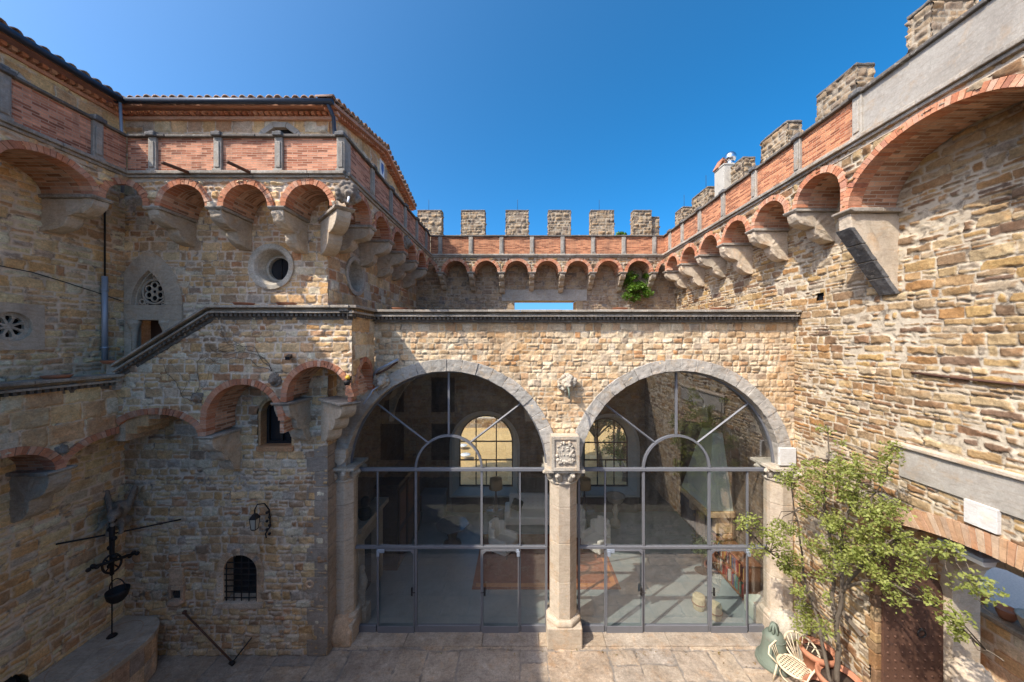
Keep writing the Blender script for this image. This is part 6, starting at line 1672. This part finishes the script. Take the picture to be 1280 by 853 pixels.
for shelf, z in (('lower', .131), ('upper', .631)):
    y = 9.8
    while y < 11.2:
        k = rng.randrange(8); w = rng.uniform(.035, .06); h = rng.uniform(.3, .4); 
        if (k,) not in first:
            mb = MB(1); mb.box(6.42, 6.62, 0, .045, 0, .36); o = mb.build('book', bmats[k], None, bevel=.004); tag(o, '', 'book', 'books in the low bookcase'); first[(k,)] = o; c = o
        else:
            c = first[(k,)].copy(); COL.objects.link(c)
        c['label'] = '%s book in the %s row of the low bookcase' % (names[k], shelf)
        c.location = (6.52, y + w / 2, z); c.scale = (1, w / .045, h / .36); y += w + .004
        if rng.random() < .08: y += .1
pf = thing('pouf', 'pale green square pouf in the corner behind the right glass', 'pouf', (6.45, 9.35, FLZ)); bx('cover', M['palegreen'], pf, (6.22, 6.68, 9.12, 9.58, FLZ, .48), bevel=.05)
M['straw'] = plain_mat("straw", (.5, .42, .26), .95, var=.3, scale=25, bmp=.8)
for lab, x, y in (('small straw bundle on the sunlit floor behind the right glass, left one of the pair', 5.0, 9.62), ('small straw bundle on the sunlit floor behind the right glass, nearer the bookcase', 5.28, 9.3)):
    o = thing('straw_bundle', lab, 'straw bundle', (x, y, FLZ), 'straw bundles on the floor'); mb = MB(2); mb.lathe([(.14, FLZ), (.17, .2), (.16, .38), (.12, .4)], (x, y, 0), 16); mb.build('stalks', M['straw'], o, rough=.04); mb = MB(3); mb.tube([(x + .172 * math.cos(w), y + .172 * math.sin(w), .2) for w in np.linspace(0, 6.283, 21)], .012, 6); mb.build('cord', M['wood_red'], o)
ps = thing('plant_stand', 'dark iron plant stand with trailing plant beside the hooded fireplace', 'plant', (5.9, 10.9, FLZ))
mb = MB(1); mb.lathe([(.25, FLZ), (.04, .1), (.03, .6), (.2, .7)], (5.95, 11.2, 0), 12); mb.build('stand', M['iron'], ps); leaves('foliage', [(5.95, 11.2, .95), (5.85, 11.1, .8)], [.3, .25], 500, .12, M['olive'], ps, 19)

# ---- garden beyond the windows
def tree(lab, x, y, h, r, mat, seed, n=2600, cat='tree', name='olive_tree', lean=.3, lsz=.16):
    rng = random.Random(seed); z0 = -.1 + max(0, y - 24) * .012
    o = thing(name, lab, cat, (x, y, z0)); mb = MB(seed); top = Vector((x + rng.uniform(-lean, lean), y, z0 + h * .45)); CC = []; RR = []
    mb.tube([(x, y, z0 - .1), (x + rng.uniform(-.1, .1), y, z0 + h * .2), top], [.2, .15, .12], 8)
    for k in range(22):
        a = rng.uniform(0, 6.28); e = rng.uniform(-.1, 1.2); q = Vector((x, y, z0 + h * .62)) + Vector((math.cos(a) * math.cos(e), math.sin(a) * math.cos(e), math.sin(e) * .8)) * r * rng.uniform(.45, 1)
        mb.tube([top, (top + q) / 2 + Vector((0, 0, .1)), q], [.06, .04, .015], 5); CC.append(q); RR.append(r * rng.uniform(.2, .42))
    mb.build('trunk', M['bark'], o); leaves('crown', CC, RR, n, lsz, mat, o, seed)
tree('olive tree with leaning dark trunk outside the second arched window', 4.6, 19.6, 4.6, 1.9, M['olive'], 41, 4200, lean=1.2)
tree('bright green tree deeper in the garden outside the second arched window', 6.4, 22.5, 4.2, 2.2, M['leaf2'], 42, 4500)
tree('small leafy garden tree low outside the right part of the second window', 5.6, 18.4, 2.7, 1.3, M['leaf2'], 43, 2600, lsz=.12)
tree('pink flowering tree far off beyond the olive tree', 7.2, 30.0, 4.0, 1.8, M['pink'], 44, name='flowering_tree')
tree('dark round garden tree beyond the field behind the first arched window', -1.0, 33.0, 3.0, 1.8, M['leaf'], 45)
tree('round olive tree at the far left of the dry field', -6.0, 38.0, 4.0, 2.2, M['olive'], 46)
tree('tall leafy tree closing the view behind the pink blossom', 10.0, 36.0, 6.0, 3.0, M['leaf'], 47, 3000, lsz=.22)
gf = thing('garden_wall', 'low pale field wall across the dry slope beyond the first arched window', 'wall', (-3, 29, 0)); sm = SM(); FX = frame('front', 29.0); sm.sheet(lambda u, h, v: FX(u, h, v), -12, -.8, -.2, .95, .08, 'big', 601); sm.build('wall', M['right'], gf); mb = MB(1); mb.box(-12, -.8, 29.0, 29.4, -.2, 1.0); mb.build('coping', M['trim'], gf)
for lab, x, y in (('white garden stool on the dry field near the left window edge', -3.4, 21.5), ('white garden stool a little further out on the dry field', -3.9, 23.4)):
    o = thing('garden_stool', lab, 'stool', (x, y, 0), 'white stools on the dry field'); mb = MB(1); mb.lathe([(.3, .42), (.32, .45), (.3, .48), (0, .485)], (x, y, -.05), 20); mb.build('seat', M['white'], o); mb = MB(2); mb.lathe([(.22, 0), (.06, .08), (.06, .42)], (x, y, -.05), 12); mb.build('foot', M['white'], o)
